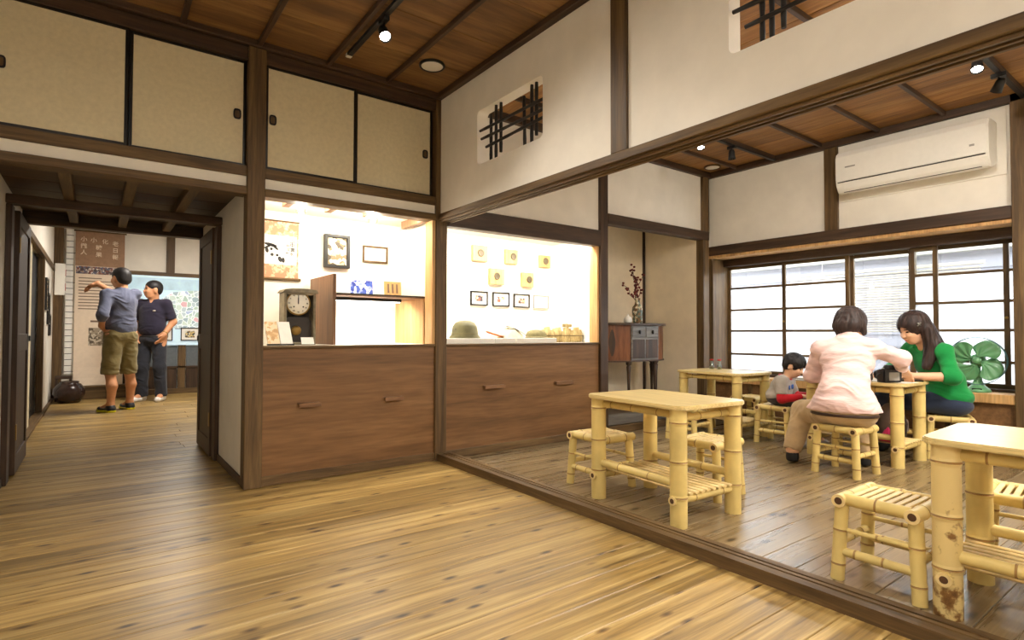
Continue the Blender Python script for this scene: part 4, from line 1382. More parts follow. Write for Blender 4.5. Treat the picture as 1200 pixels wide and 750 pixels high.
def make_stool(label, grp):
    t = thing('bamboo_stool', label, 'stool', group=grp)
    H_, a, top = .32, .132, .118
    rng = random.Random(9)
    for sx in (-1, 1):
        for sy in (-1, 1):
            o = rng.uniform(-.06, .06)
            pole(B(), (sx * a, sy * a, 0), (sx * top, sy * top, .285), .0235, (.22 + o, .66 + o)).obj('leg', BM, t)
    for s_ in (-1, 1):
        pole(B(), (-.152, s_ * top, .296), (.152, s_ * top, .296), .0245, (.3, .75), (True, True)).obj('seat_rail', BM, t)
        pole(B(), (s_ * top, -top + .01, .299), (s_ * top, top - .01, .299), .0225, (.5,)).obj('seat_rail', BM, t)
        at = lambda z: a + (top - a) * z / .285
        pole(B(), (s_ * at(.105), -at(.105) + .012, .105), (s_ * at(.105), at(.105) - .012, .105), .0165, (.4, .8)).obj('stretcher', BM, t)
        pole(B(), (-at(.14) + .012, s_ * at(.14), .140), (at(.14) - .012, s_ * at(.14), .140), .0155, (.35, .7)).obj('stretcher', BM, t)
        pole(B(), (s_ * at(.19) - s_ * .004, -at(.19) + .012, .185), (s_ * at(.19) - s_ * .004, at(.19) - .012, .185), .009, (.5,), n=10).obj('stretcher', BM, t)
    for k in range(7):
        y = -.085 + k * .0283
        B().box(-top - .004, y - .0095, .309, top + .004, y + .0095, .3165).obj('seat_slat', 'bamboo_slat', t, .002)
    return t


TG, SG = 'bamboo tables in the window room', 'bamboo stools in the window room'
tab = make_table('empty bamboo table closest to the wooden floor sill and display cabinet', TG)
tab.location = (.462, -1.648, 0); tab.rotation_euler.z = R(-4)


def again(src, x, y, rz, label):
    o = copy_tree(src)
    o.location = (x, y, 0)
    o.rotation_euler = (0, 0, R(rz))
    o['label'] = label
    return o


m, nt, b = new_mat('bamboo_stained')
mp = coords(nt, (1, 1, 1), False)
n1 = N(nt, 'ShaderNodeTexNoise', inp={'Scale': 22.0, 'Detail': 5, 'Roughness': .6})
nt.links.new(mp.outputs[0], n1.inputs['Vector'])
sx_ = N(nt, 'ShaderNodeSeparateXYZ')
nt.links.new(mp.outputs[0], sx_.inputs[0])
hz = ramp(nt, [(0.0, (.22, .22, .22, 1)), (.10, (.16, .16, .16, 1)), (.16, (0, 0, 0, 1)), (.24, (.02, .02, .02, 1)), (.28, (.10, .10, .10, 1)), (.33, (0, 0, 0, 1))])
nt.links.new(sx_.outputs[2], hz.inputs[0])
ad = N(nt, 'ShaderNodeMath', operation='ADD')
nt.links.new(n1.outputs['Fac'], ad.inputs[0])
nt.links.new(hz.outputs[0], ad.inputs[1])
rs_ = ramp(nt, [(.62, S(218, 194, 132)), (.72, S(132, 94, 50)), (.88, S(80, 54, 30))])
nt.links.new(ad.outputs[0], rs_.inputs[0])
nt.links.new(rs_.outputs[0], b.inputs['Base Color'])
b.inputs['Roughness'].default_value = .38
tb2 = again(tab, .462, -3.245, 2, 'bamboo table with a brown-stained leg beside the open-slatted stool')
for ch in tb2.children:
    if ch.name.startswith('leg') and ch.location.x < 0 and ch.location.y > 0:
        ch.data = ch.data.copy()
        ch.data.materials[0] = MATS['bamboo_stained']
        ch['label'] = 'leg with dark brown stains near its foot'
again(tab, 2.66, -.60, -3, 'bamboo table in front of the window holding two bottles')
again(tab, 2.65, -1.79, 0, 'bamboo table with black cameras where the two women sit')
stl = make_stool('bamboo stool half tucked behind the corner-side end of the empty table', SG)
stl.location = (.482, -1.165, 0); stl.rotation_euler.z = R(-3)
again(stl, .855, -1.66, 4, 'bamboo stool tucked behind the empty table on its window side')
again(stl, .385, -2.755, 0, 'bamboo stool with open slats beside the stained table leg')
again(stl, .87, -3.05, 6, 'bamboo stool on the window side of the table with the stained leg')
again(stl, 2.01, -1.92, -3, 'bamboo stool under the woman in the pale pink jacket')
again(stl, 2.675, -1.115, 4, 'bamboo stool under the boy in grey and red')
again(stl, 3.13, -2.18, 20, 'bamboo stool under the woman in green')
again(stl, 2.20, -.56, 4, 'bamboo stool in front of the two-bottle table, beside its corner leg')
again(stl, 3.12, -.62, -4, 'bamboo stool between the two-bottle table and the window sill')
# ================================================================== PEOPLE (continuous surfaces grown from blended volumes)


def nrm(v):
    v = np.asarray(v, float)
    return v / np.linalg.norm(v)


def cone(a, ra, b, rb, flat=False):
    return ('c', np.asarray(a, float), ra, np.asarray(b, float), rb, flat)


def ell(c, r_, fwd=(1, 0, 0), up=(0, 0, 1)):
    f = nrm(fwd)
    u = np.asarray(up, float)
    u = nrm(u - f * np.dot(u, f))
    return ('e', np.asarray(c, float), np.asarray(r_, float), np.stack([f, np.cross(u, f), u]))


def sdf_mesh(name, prims, mat, parent, res=.006, k=.02, clips=(), smooth=2, cuts=(), wr=0, mats=None, paint=None):
    """surface net of the smooth union of prims; clips: half-spaces (point, normal) removed on the normal side;
    cuts: prims subtracted"""
    lo, hi = np.full(3, 1e9), np.full(3, -1e9)
    for p_ in prims:
        if p_[0] == 'c':
            pts, rr_ = (p_[1], p_[3]), max(p_[2], p_[4])
            for q in pts:
                lo = np.minimum(lo, q - rr_); hi = np.maximum(hi, q + rr_)
        else:
            rr_ = max(p_[2])
            lo = np.minimum(lo, p_[1] - rr_); hi = np.maximum(hi, p_[1] + rr_)
    lo -= 3 * res + k; hi += 3 * res + k
    n = np.ceil((hi - lo) / res).astype(int) + 1
    ax = [lo[i] + np.arange(n[i]) * res for i in range(3)]
    D = np.full(n, .2, np.float32)

    def ev(p_, sl):
        X = ax[0][sl[0]][:, None, None]; Y = ax[1][sl[1]][None, :, None]; Z = ax[2][sl[2]][None, None, :]
        if p_[0] == 'c':
            a, ra, b_, rb, fl_ = p_[1:]
            d = b_ - a
            L2 = max(d @ d, 1e-12)
            t_ = ((X - a[0]) * d[0] + (Y - a[1]) * d[1] + (Z - a[2]) * d[2]) / L2
            tc = np.clip(t_, 0, 1)
            q = np.sqrt((X - a[0] - tc * d[0]) ** 2 + (Y - a[1] - tc * d[1]) ** 2 + (Z - a[2] - tc * d[2]) ** 2) - (ra + (rb - ra) * tc)
            if fl_:
                q = np.maximum(q, (t_ - 1) * math.sqrt(L2))
            return q
        c, r_, m_ = p_[1:]
        P = [(X - c[0]) * m_[i][0] + (Y - c[1]) * m_[i][1] + (Z - c[2]) * m_[i][2] for i in range(3)]
        k0 = np.sqrt(sum((P[i] / r_[i]) ** 2 for i in range(3)))
        k1 = np.sqrt(sum((P[i] / r_[i] ** 2) ** 2 for i in range(3))) + 1e-9
        return k0 * (k0 - 1) / k1

    def region(p_, mg):
        if p_[0] == 'c':
            rr_ = max(p_[2], p_[4]); a = np.minimum(p_[1], p_[3]) - rr_; b_ = np.maximum(p_[1], p_[3]) + rr_
        else:
            a, b_ = p_[1] - max(p_[2]), p_[1] + max(p_[2])
        i0 = np.maximum(np.floor((a - mg - lo) / res).astype(int), 0)
        i1 = np.minimum(np.ceil((b_ + mg - lo) / res).astype(int) + 1, n)
        return tuple(slice(i0[i], i1[i]) for i in range(3))

    for p_ in prims:
        kk = k if p_[0] == 'e' or min(p_[2], p_[4]) > .014 else .006
        sl = region(p_, kk + 2 * res)
        q = ev(p_, sl)
        cur = D[sl]
        h = np.clip(kk - np.abs(cur - q), 0, None) / kk
        D[sl] = np.minimum(cur, q) - h * h * kk * .25
    for p_ in cuts:
        sl = region(p_, 2 * res)
        D[sl] = np.maximum(D[sl], -ev(p_, sl))
    for (pt, nn) in clips:
        nn = nrm(nn)
        q = (ax[0][:, None, None] - pt[0]) * nn[0] + (ax[1][None, :, None] - pt[1]) * nn[1] + (ax[2][None, None, :] - pt[2]) * nn[2]
        D = np.maximum(D, q)
    ins = D < 0
    c = [ins[i:n[0] - 1 + i, j:n[1] - 1 + j, l:n[2] - 1 + l] for i in (0, 1) for j in (0, 1) for l in (0, 1)]
    cnt = sum(x.astype(np.int8) for x in c)
    act = (cnt > 0) & (cnt < 8)
    idx = np.argwhere(act)
    vid = np.full(act.shape, -1, np.int64)
    vid[act] = np.arange(len(idx))
    acc = np.zeros((len(idx), 3)); wgt = np.zeros(len(idx))
    corners = [(i, j, l) for i in (0, 1) for j in (0, 1) for l in (0, 1)]
    for a in corners:
        for d in range(3):
            if a[d] == 0:
                b_ = list(a); b_[d] = 1
                da = D[idx[:, 0] + a[0], idx[:, 1] + a[1], idx[:, 2] + a[2]]
                db = D[idx[:, 0] + b_[0], idx[:, 1] + b_[1], idx[:, 2] + b_[2]]
                mk = (da < 0) != (db < 0)
                t_ = np.where(mk, da / np.where(mk, da - db, 1), 0)
                pos = np.array(a, float)[None, :].repeat(len(idx), 0)
                pos[:, d] += t_
                acc += pos * mk[:, None]; wgt += mk
    V = lo + (idx + acc / wgt[:, None]) * res
    F = []
    for d in range(3):
        e1, e2 = [(1, 2), (2, 0), (0, 1)][d]
        s0 = [slice(1, n[i] - 1) for i in range(3)]
        s1 = list(s0)
        s0[d] = slice(0, n[d] - 1); s1[d] = slice(1, n[d])
        A, Bq = ins[tuple(s0)], ins[tuple(s1)]
        for flip, mk in ((0, A & ~Bq), (1, ~A & Bq)):
            q = np.argwhere(mk)
            if not len(q):
                continue
            off = [1, 1, 1]; off[d] = 0
            q = q + off
            g = []
            for (u, v_) in ((0, 0), (-1, 0), (-1, -1), (0, -1)):
                w_ = q.copy()
                w_[:, e1] += u; w_[:, e2] += v_
                g.append(vid[w_[:, 0], w_[:, 1], w_[:, 2]])
            f = np.stack(g, 1)
            F.append(f[:, ::-1] if flip else f)
    F = np.concatenate(F)
    F = F[(F >= 0).all(1)]
    # light smoothing
    for _ in range(smooth):
        s_ = np.zeros_like(V); ct = np.zeros(len(V))
        for i in range(4):
            np.add.at(s_, F[:, i], V[F[:, (i + 1) % 4]] + V[F[:, (i - 1) % 4]]); np.add.at(ct, F[:, i], 2)
        V = V * .5 + .5 * s_ / np.maximum(ct, 1)[:, None]
    if wr:
        e1 = V[F[:, 2]] - V[F[:, 0]]; e2 = V[F[:, 3]] - V[F[:, 1]]
        fn = np.cross(e1, e2)
        vn = np.zeros_like(V)
        for i in range(4):
            np.add.at(vn, F[:, i], fn)
        vn /= np.linalg.norm(vn, axis=1)[:, None] + 1e-12
        amp, sxy, sz = wr
        wv_ = np.array([mnoise.noise(Vector((v[0] * sxy + .6 * v[2] * sz * .3, v[1] * sxy, v[2] * sz + 2.0 * mnoise.noise(Vector((v[0] * 6, v[1] * 6, v[2] * 6))) ))) for v in V.tolist()])
        wv_ = (1 - 2.2 * np.abs(wv_))
        V = V + vn * (amp * wv_)[:, None]
    org = np.asarray(parent.location) if parent is not None else np.zeros(3)
    me = bpy.data.meshes.new(name)
    me.from_pydata((V - org).tolist(), [], F.tolist())
    for mm in (mats or [mat]):
        me.materials.append(MATS[mm])
    me.polygons.foreach_set('use_smooth', [True] * len(F))
    if paint is not None:
        me.polygons.foreach_set('material_index', paint(V[F].mean(1)).astype(int).tolist())
    me.update()
    return link(name, me, parent)


plain('skin', S(224, 176, 142), .5, var=.03, spec=.35)
plain('skin_tan', S(196, 140, 102), .5, var=.04, spec=.35)
plain('hair_black', S(26, 22, 22), .55, var=.35, scale=60, axis=(1, 1, .12))
plain('hair_brown', S(46, 31, 27), .55, var=.35, scale=60, axis=(1, 1, .12))
plain('lips', S(186, 110, 100), .45)
plain('eye_dark', S(30, 22, 20), .25)


def cloth(name, c, rough=.85, b_=.5, sc=9, axis=(1, 1, 1.4)):
    return plain(name, c, rough, var=.07, scale=sc, bumpk=b_, spec=.2, sheen=.15, axis=axis, detail=3)


cloth('pink_cloth', S(236, 204, 200), b_=.9, sc=11, axis=(.7, .7, 1.9))
cloth('khaki_cloth', S(186, 160, 122))
cloth('green_knit', S(24, 134, 66), b_=.5)
cloth('denim', S(46, 56, 78))
cloth('dark_denim', S(44, 46, 54))
cloth('grey_shirt', S(168, 160, 150))
cloth('red_cloth', S(190, 30, 40))
cloth('dark_trousers', S(72, 66, 66))
cloth('slate_shirt', S(88, 92, 112), b_=.8)
cloth('olive_shorts', S(124, 112, 74), b_=.8)
cloth('navy_polo', S(40, 36, 52))
cloth('white_cotton', S(232, 230, 226))
cloth('grey_sock', S(170, 168, 170))
plain('belt_leather', S(56, 36, 28), .45)
plain('shoe_black', S(30, 30, 32), .5)
plain('shoe_yellow', S(214, 210, 40), .5)
plain('sole_white', S(226, 224, 220), .6)


def hand(w_, d, side, s_=1.0, curl=.35, nrm_=(0, 0, -1)):
    """palm + five fingers from wrist w_ along d; side = direction of the thumb; nrm_ = palm facing"""
    d, side, pn = nrm(d), nrm(side), nrm(nrm_)
    side = nrm(side - d * np.dot(side, d))
    w_ = np.asarray(w_, float)
    pr = [cone(w_, .024 * s_, w_ + d * .035 * s_, .026 * s_), ell(w_ + d * .055 * s_, np.array([.048, .038, .016]) * s_, d, pn)]
    for i, ln in enumerate((.070, .078, .072, .056)):
        o = (.028 - .0187 * i) * s_
        a = w_ + d * .088 * s_ + side * o
        m_ = a + (d * math.cos(curl) + pn * math.sin(curl)) * ln * .5 * s_
        e = m_ + (d * math.cos(2.2 * curl) + pn * math.sin(2.2 * curl)) * ln * .5 * s_
        pr += [cone(a - d * .01 * s_, .0088 * s_, m_, .0082 * s_), cone(m_, .0082 * s_, e, .007 * s_)]
    a = w_ + d * .025 * s_ + side * .026 * s_
    m_ = a + (d * .6 + side * .7 + pn * .25) * .038 * s_
    pr += [cone(a, .012 * s_, m_, .010 * s_), cone(m_, .010 * s_, m_ + (d * .85 + side * .25 + pn * .3) * .032 * s_, .008 * s_)]
    return pr


def head(c, f, u, s_=1.0, neck=None, nr=.05):
    """skull, jaw, nose, ears, lips; c centre of the head, f face direction, u crown direction"""
    f = nrm(f); u = nrm(np.asarray(u, float) - f * np.dot(u, f)); l_ = np.cross(u, f)
    c = np.asarray(c, float)
    P = lambda a, b_, h: c + (f * a + l_ * b_ + u * h) * s_
    pr = [ell(P(-.012, 0, .028), np.array([.094, .076, .088]) * s_, f, u), ell(P(.02, 0, -.04), np.array([.066, .056, .072]) * s_, f, u),
          ell(P(.045, 0, -.088), np.array([.030, .028, .022]) * s_, f, u),
          cone(P(.078, 0, .004), .008 * s_, P(.098, 0, -.028), .012 * s_), ell(P(.076, 0, -.060), np.array([.012, .022, .010]) * s_, f, u),
          ell(P(.07, .03, -.028), np.array([.020, .022, .022]) * s_, f, u), ell(P(.07, -.03, -.028), np.array([.020, .022, .022]) * s_, f, u)]
    for q in (-1, 1):
        pr.append(ell(P(-.008, q * .078, -.018), np.array([.018, .008, .032]) * s_, f, u))
    if neck is not None:
        pr.append(cone(np.asarray(neck, float), nr * 1.08, P(-.02, 0, -.05), nr))
    return pr, P, f, l_, u


def face_bits(par, P, f, l_, u, s_=1.0, closed=False):
    for q in (-1, 1):
        sdf_mesh('eye', [ell(P(.079, q * .031, .002), np.array([.008, .013, .0045 if closed else .007]) * s_, f, u)], 'eye_dark', par, .0025 * s_, .002, smooth=0)
        sdf_mesh('eyebrow', [cone(P(.088, q * .018, .024), .0035 * s_, P(.078, q * .048, .022), .003 * s_)], 'hair_black', par, .0025 * s_, .002, smooth=0)
    sdf_mesh('mouth', [cone(P(.085, -.018, -.062), .0045 * s_, P(.089, 0, -.0615), .006 * s_), cone(P(.089, 0, -.0615), .006 * s_, P(.085, .018, -.062), .0045 * s_)], 'lips', par, .0025 * s_, .003, smooth=0)


# ---------------------------------------------------------------- woman in pink, back to the viewer
RO = np.array([2.0, -1.92, 0])
F_ = nrm((.95, .22, 0)); L_ = np.array([-F_[1], F_[0], 0]); U_ = np.array([0, 0, 1.])
W = lambda a, b_, z: RO + F_ * a + L_ * b_ + U_ * z
t = thing('person', 'woman in a pale pink jacket seated with her back turned at the camera table', 'person', tuple(RO))
neck = W(.20, .0, .885); hc = W(.265, -.005, .982)
hp, P, f, l_, u = head(hc, nrm(F_ * .8 - U_ * .55 - L_ * .25), nrm(F_ * .5 + U_ * .85), .95, neck, .05)
rs, ls = W(.16, -.155, .822), W(.16, .165, .817)
re, le = W(.33, -.285, .755), W(.24, .245, .62)
rw, lw = W(.54, -.265, .685), W(.44, .13, .61)
rk, lk = W(.36, -.06, .385), W(.22, .30, .36)
ra, la = W(.29, -.07, .09), W(.10, .345, .09)
body = hp + [ell(W(.02, 0, .42), (.12, .165, .10), F_), ell(W(.07, 0, .56), (.095, .13, .13), F_ + U_ * -.2), ell(W(.14, 0, .74), (.10, .155, .14), F_ + U_ * -.4),
             cone(rs, .05, ls, .05), cone(rs, .048, re, .038), cone(re, .038, rw, .026), cone(ls, .048, le, .038), cone(le, .038, lw, .026),
             cone(W(.03, -.08, .405), .082, rk, .055), cone(rk, .055, ra, .038), cone(W(.05, .10, .405), .082, lk, .055), cone(lk, .055, la, .038),
             cone(ra, .036, W(.42, -.08, .035), .028), cone(la, .036, W(.24, .36, .035), .028)]
body += hand(rw, F_ * .6 - L_ * .3 - U_ * .55, L_, .92, .5) + hand(lw, F_ - L_ * .3, -L_, .92, .4)
sdf_mesh('body', body, 'skin', t, .006, .025)
face_bits(t, P, f, l_, u, .95)
sdf_mesh('hair', [ell(P(-.022, 0, .030), (.108, .098, .098), f, u), ell(P(-.060, 0, -.03), (.066, .094, .085), f, u), cone(P(-.02, .082, -.02), .024, P(.02, .086, -.065), .018), cone(P(-.02, -.082, -.02), .024, P(.02, -.086, -.065), .018)],
         'hair_brown', t, .005, .02, wr=(.0045, 45, 7), clips=[(P(.075, 0, 0), f)], cuts=[ell(P(.12, 0, -.045), (.075, .066, .10), f, u)])
jk = [ell(W(.0, 0, .50), (.115, .150, .13), F_), ell(W(-.035, 0, .45), (.13, .165, .11), F_), cone(W(.18, 0, .875), .055, rs, .05), cone(W(.18, 0, .875), .055, ls, .05), ell(W(.045, 0, .60), (.108, .145, .15), F_ - U_ * .25), ell(W(.125, 0, .74), (.112, .165, .14), F_ - U_ * .4), cone(rs, .050, ls, .050), cone(W(.17, 0, .835), .075, W(.19, 0, .885), .060),
      cone(rs, .055, re, .050), cone(re, .050, rw + (rw - re) * .02, .040, True), cone(ls, .055, le, .048), cone(le, .050, lw, .040, True),
      cone(W(-.01, .04, .52), .11, W(-.02, .085, .40), .118), cone(W(-.01, -.04, .52), .11, W(-.02, -.085, .40), .118), cone(W(.05, -.13, .50), .035, W(.03, -.20, .375), .03), cone(W(.05, .13, .50), .035, W(.0, .20, .40), .03)]
sdf_mesh('jacket', jk, 'pink_cloth', t, .006, .035, clips=[(W(0, 0, .414), (0.0, 0, -1))], wr=(.0055, 5, 22))
sdf_mesh('undershirt', [ell(W(-.015, 0, .415), (.135, .178, .05), F_)], 'white_cotton', t, .007, .02, clips=[(W(0, 0, .400), (0, 0, -1)), (W(0, 0, .422), (0, 0, 1))])
tr = [ell(W(-.01, 0, .395), (.140, .188, .085), F_), cone(W(.0, -.085, .40), .095, rk, .068), cone(rk, .068, ra, .055, True), cone(W(.02, .11, .40), .095, lk, .072), cone(lk, .072, la, .058, True)]
sdf_mesh('trousers', tr, 'khaki_cloth', t, .007, .03, wr=(.005, 10, 12))
sdf_mesh('belt', [ell(W(-.010, 0, .395), (.152, .201, .092), F_)], 'belt_leather', t, .005, .01, clips=[(W(0, 0, .383), (0, 0, -1)), (W(0, 0, .402), (0, 0, 1))])
for a_, (hl, to) in {'r': (ra, W(.41, -.08, .03)), 'l': (la, W(.235, .37, .03))}.items():
    h0 = np.array([hl[0], hl[1], .035])
    sh = sdf_mesh('shoe', [cone(h0, .036, to, .034), cone(h0, .04, hl - U_ * .01, .042)], 'shoe_black', t, .006, .02, clips=[((0, 0, .012), (0, 0, -1)), ((0, 0, .075), (0, 0, 1))])
    sdf_mesh('sole', [cone(h0 - U_ * .01, .042, to - U_ * .008, .04)], 'sole_white', sh, .005, .01, clips=[((0, 0, .001), (0, 0, -1)), ((0, 0, .018), (0, 0, 1))]).location = Vector((0, 0, 0)) - Vector(sh.location) + Vector((0, 0, 0))

# ---------------------------------------------------------------- woman in green
RO = np.array([3.13, -2.18, 0])
F_ = nrm((-.80, .60, 0)); L_ = np.array([-F_[1], F_[0], 0])
W = lambda a, b_, z: RO + F_ * a + L_ * b_ + U_ * z
t = thing('person', 'long-haired woman in a green knit top leaning over the camera table', 'person', tuple(RO))
neck = W(.20, .02, .860); hc = W(.285, .03, .965)
hp, P, f, l_, u = head(hc, nrm(F_ * .9 - U_ * .42 + L_ * .10), nrm(F_ * .42 + U_ * .9), .96, neck, .046)
ls, rs = W(.155, .155, .80), W(.17, -.145, .81)
le, re = W(.14, .225, .615), W(.30, -.20, .64)
lw, rw = W(.37, .10, .615), W(.45, -.06, .615)
lk, rk = np.array([2.985, -1.80, .41]), np.array([3.12, -1.78, .41])
la, ra = np.array([2.985, -1.77, .09]), np.array([3.12, -1.75, .09])
body = hp + [ell(W(0, 0, .42), (.115, .16, .10), F_), ell(W(.04, 0, .56), (.09, .125, .13), F_ - U_ * .2), ell(W(.10, 0, .72), (.10, .145, .14), F_ - U_ * .3),
             cone(rs, .048, ls, .048), cone(rs, .044, re, .036), cone(re, .035, rw, .024), cone(ls, .044, le, .038), cone(le, .037, lw, .025),
             cone(W(.03, -.08, .41), .08, rk, .055), cone(rk, .055, ra, .038), cone(W(.03, .08, .41), .08, lk, .055), cone(lk, .055, la, .038),
             cone(ra, .036, (3.11, -1.63, .035), .028), cone(la, .036, (2.975, -1.65, .035), .028)]
body += hand(lw, F_ * .8 - L_ * .6, F_, .9, .25) + hand(rw, F_ + L_ * .2, L_, .9, .4)
sdf_mesh('body', body, 'skin', t, .006, .025)
face_bits(t, P, f, l_, u, .96, True)
hr = [ell(P(-.024, 0, .030), (.110, .094, .098), f, u), ell(P(-.065, 0, -.03), (.062, .088, .10), f, u),
      cone(P(-.045, .075, -.03), .042, P(-.02, .085, -.16), .050), cone(P(-.02, .085, -.16), .050, W(.245, .115, .69), .030), cone(P(-.06, -.05, -.05), .045, W(.08, -.05, .76), .045), cone(P(-.075, .03, -.05), .055, W(.095, .06, .76), .055)]
sdf_mesh('hair', hr, 'hair_brown', t, .005, .02, wr=(.0045, 45, 5), cuts=[ell(P(.125, 0, -.04), (.085, .064, .098), f, u)])
clip_ = thing('hair_clip', 'silver hair clip in the dark hair of the woman in green', 'hair clip', tuple(P(.015, .10, .035)))
for q, (a1, a2) in enumerate((((-.018, .008), (.02, -.004)), ((-.004, -.012), (.012, .016)))):
    v1, v2 = f * a1[0] + u * a1[1], f * a2[0] + u * a2[1]
    B().tube([tuple(v1), tuple((v1 + v2) / 2 + l_ * .004), tuple(v2)], .0042, 8).obj('bar', 'dull_metal', clip_)
tp = [cone(W(.19, .01, .845), .045, rs, .045), cone(W(.19, .01, .845), .045, ls, .045), ell(W(-.0, 0, .46), (.13, .172, .09), F_), ell(W(.03, 0, .57), (.112, .148, .14), F_ - U_ * .2), ell(W(.10, 0, .70), (.112, .150, .14), F_ - U_ * .3), cone(rs, .05, ls, .05), cone(rs, .052, re, .045), cone(re, .045, re + (rw - re) * .25, .047, True),
      cone(ls, .052, le, .047), cone(le, .047, le + (lw - le) * .22, .044, True)]
sdf_mesh('knit_top', tp, 'green_knit', t, .006, .035, wr=(.0035, 6, 16), clips=[(W(0, 0, .385), (0, 0, -1))], cuts=[ell(W(.26, .01, .86), (.07, .06, .09), F_)])
jn = [ell(W(-.0, 0, .395), (.128, .17, .08), F_), cone(W(.02, -.08, .41), .088, rk, .066), cone(rk, .066, ra, .05, True), cone(W(.02, .08, .41), .088, lk, .066), cone(lk, .066, la, .05, True)]
sdf_mesh('jeans', jn, 'denim', t, .007, .03)
for hl, to in ((ra, np.array([3.11, -1.64, .03])), (la, np.array([2.975, -1.66, .03]))):
    h0 = np.array([hl[0], hl[1], .036])
    sdf_mesh('shoe', [cone(h0, .038, to, .034), cone(h0, .04, hl, .042)], 'shoe_black', t, .006, .02, clips=[((0, 0, .001), (0, 0, -1)), ((0, 0, .08), (0, 0, 1))])

# ---------------------------------------------------------------- boy
RO = np.array([2.675, -1.115, 0])
F_ = nrm((.20, -.98, 0)); L_ = np.array([-F_[1], F_[0], 0])
W = lambda a, b_, z: RO + F_ * a + L_ * b_ + U_ * z
t = thing('person', 'small boy in a grey shirt with red sleeves looking at a tablet', 'person', tuple(RO))
neck = W(.075, 0, .565); hc = W(.13, 0, .655)
hp, P, f, l_, u = head(hc, nrm(F_ * .85 - U_ * .5 - L_ * .12), nrm(F_ * .5 + U_ * .85), .82, neck, .034)
rs, ls = W(.05, -.105, .525), W(.05, .105, .525)
re, le = W(.07, -.155, .385), W(.09, .15, .39)
rw, lw = W(.20, -.065, .405), W(.21, .07, .405)
rk, lk = W(.225, -.07, .345), W(.225, .08, .345)
ra, la = W(.245, -.10, .085), W(.245, .08, .085)
body = hp + [ell(W(0, 0, .385), (.085, .105, .065), F_), ell(W(.03, 0, .47), (.07, .095, .10), F_ - U_ * .2), cone(rs, .035, ls, .035), cone(rs, .032, re, .026), cone(re, .026, rw, .018), cone(ls, .032, le, .026), cone(le, .026, lw, .018),
             cone(W(.01, -.055, .375), .052, rk, .038), cone(rk, .038, ra, .026), cone(W(.01, .055, .375), .052, lk, .038), cone(lk, .038, la, .026), cone(ra, .026, W(.33, -.11, .028), .022), cone(la, .026, W(.33, .09, .028), .022)]
body += hand(rw, F_ * .8 + L_ * .3, L_, .62, .5) + hand(lw, F_ * .8 - L_ * .3, -L_, .62, .5)
sdf_mesh('body', body, 'skin', t, .0045, .02)
face_bits(t, P, f, l_, u, .82, True)
sdf_mesh('hair', [ell(P(-.018, 0, .034), np.array((.106, .092, .092)) * .85, f, u), ell(P(-.058, 0, -.01), np.array((.058, .084, .07)) * .85, f, u)], 'hair_black', t, .0045, .02, wr=(.003, 50, 20), cuts=[ell(P(.125, 0, -.055), (.075, .062, .085), f, u), ell(P(-.0, .09, -.03), (.03, .03, .035), f, u), ell(P(-.0, -.09, -.03), (.03, .03, .035), f, u)])
sdf_mesh('shirt', [ell(W(.0, 0, .40), (.100, .120, .07), F_), ell(W(.025, 0, .47), (.086, .112, .105), F_ - U_ * .2), cone(rs, .045, ls, .045), cone(rs, .046, rs + (re - rs) * .78, .042, True), cone(ls, .046, ls + (le - ls) * .78, .042, True)], 'grey_shirt', t, .0055, .025, wr=(.003, 9, 18), clips=[(W(0, 0, .362), (0, 0, -1))])
sdf_mesh('sleeve', [cone(rs + (re - rs) * .7, .039, re, .036), cone(re, .036, rw, .029, True)], 'red_cloth', t, .005, .015)
sdf_mesh('sleeve', [cone(ls + (le - ls) * .7, .039, le, .036), cone(le, .036, lw, .029, True)], 'red_cloth', t, .005, .015)
cp = W(.055, 0, .556)
ring_ = [tuple(cp + (F_ * .046 * math.cos(a) + L_ * .052 * math.sin(a)) - U_ * .018 * math.cos(a) - RO) for a in [2 * PI * k / 24 for k in range(25)]]
B().tube(ring_, .008, 8).obj('collar', 'red_cloth', t)
cb = cloth('blue_print_cloth', S(60, 100, 170), b_=.1)
pm = W(.118, -.015, .475)
for q in range(4):
    a = (q - 1.5) * .3
    c = pm + L_ * (.028 * (q - 1.5)) + U_ * (.006 - .003 * (q - 1.5) ** 2) - F_ * (.006 * (q - 1.5) ** 2)
    sdf_mesh('print_letter', [ell(c, (.006, .011, .022), F_, nrm(U_ * .9 - L_ * a * .3))], 'blue_print_cloth', t, .004, .003, smooth=1)
sdf_mesh('trousers', [ell(W(.0, 0, .375), (.096, .115, .055), F_), cone(W(.01, -.058, .375), .058, rk, .048), cone(rk, .048, ra, .040, True), cone(W(.01, .058, .375), .058, lk, .048), cone(lk, .048, la, .040, True)], 'dark_trousers', t, .0055, .02)
for a_, to in ((ra, W(.335, -.11, .026)), (la, W(.335, .09, .026))):
    h0 = np.array([a_[0], a_[1], .03])
    sdf_mesh('sock', [cone(h0, .030, to, .027), cone(h0, .031, a_ + U_ * .01, .032)], 'grey_sock', t, .005, .02, clips=[((0, 0, .002), (0, 0, -1))])
tb = thing('tablet', 'small white tablet held on the lap of the boy', 'tablet', tuple(W(.285, .0, .42)), math.atan2(F_[1], F_[0]))
mrot = Matrix.Rotation(.35, 4, 'Y')
B().box(-.045, -.075, -.004, .045, .075, .004).xform(mrot).obj('case', 'white_plastic', tb, .002)
B().box(-.038, -.066, .004, .038, .066, .005).xform(mrot).obj('screen', 'black_lacquer', tb)

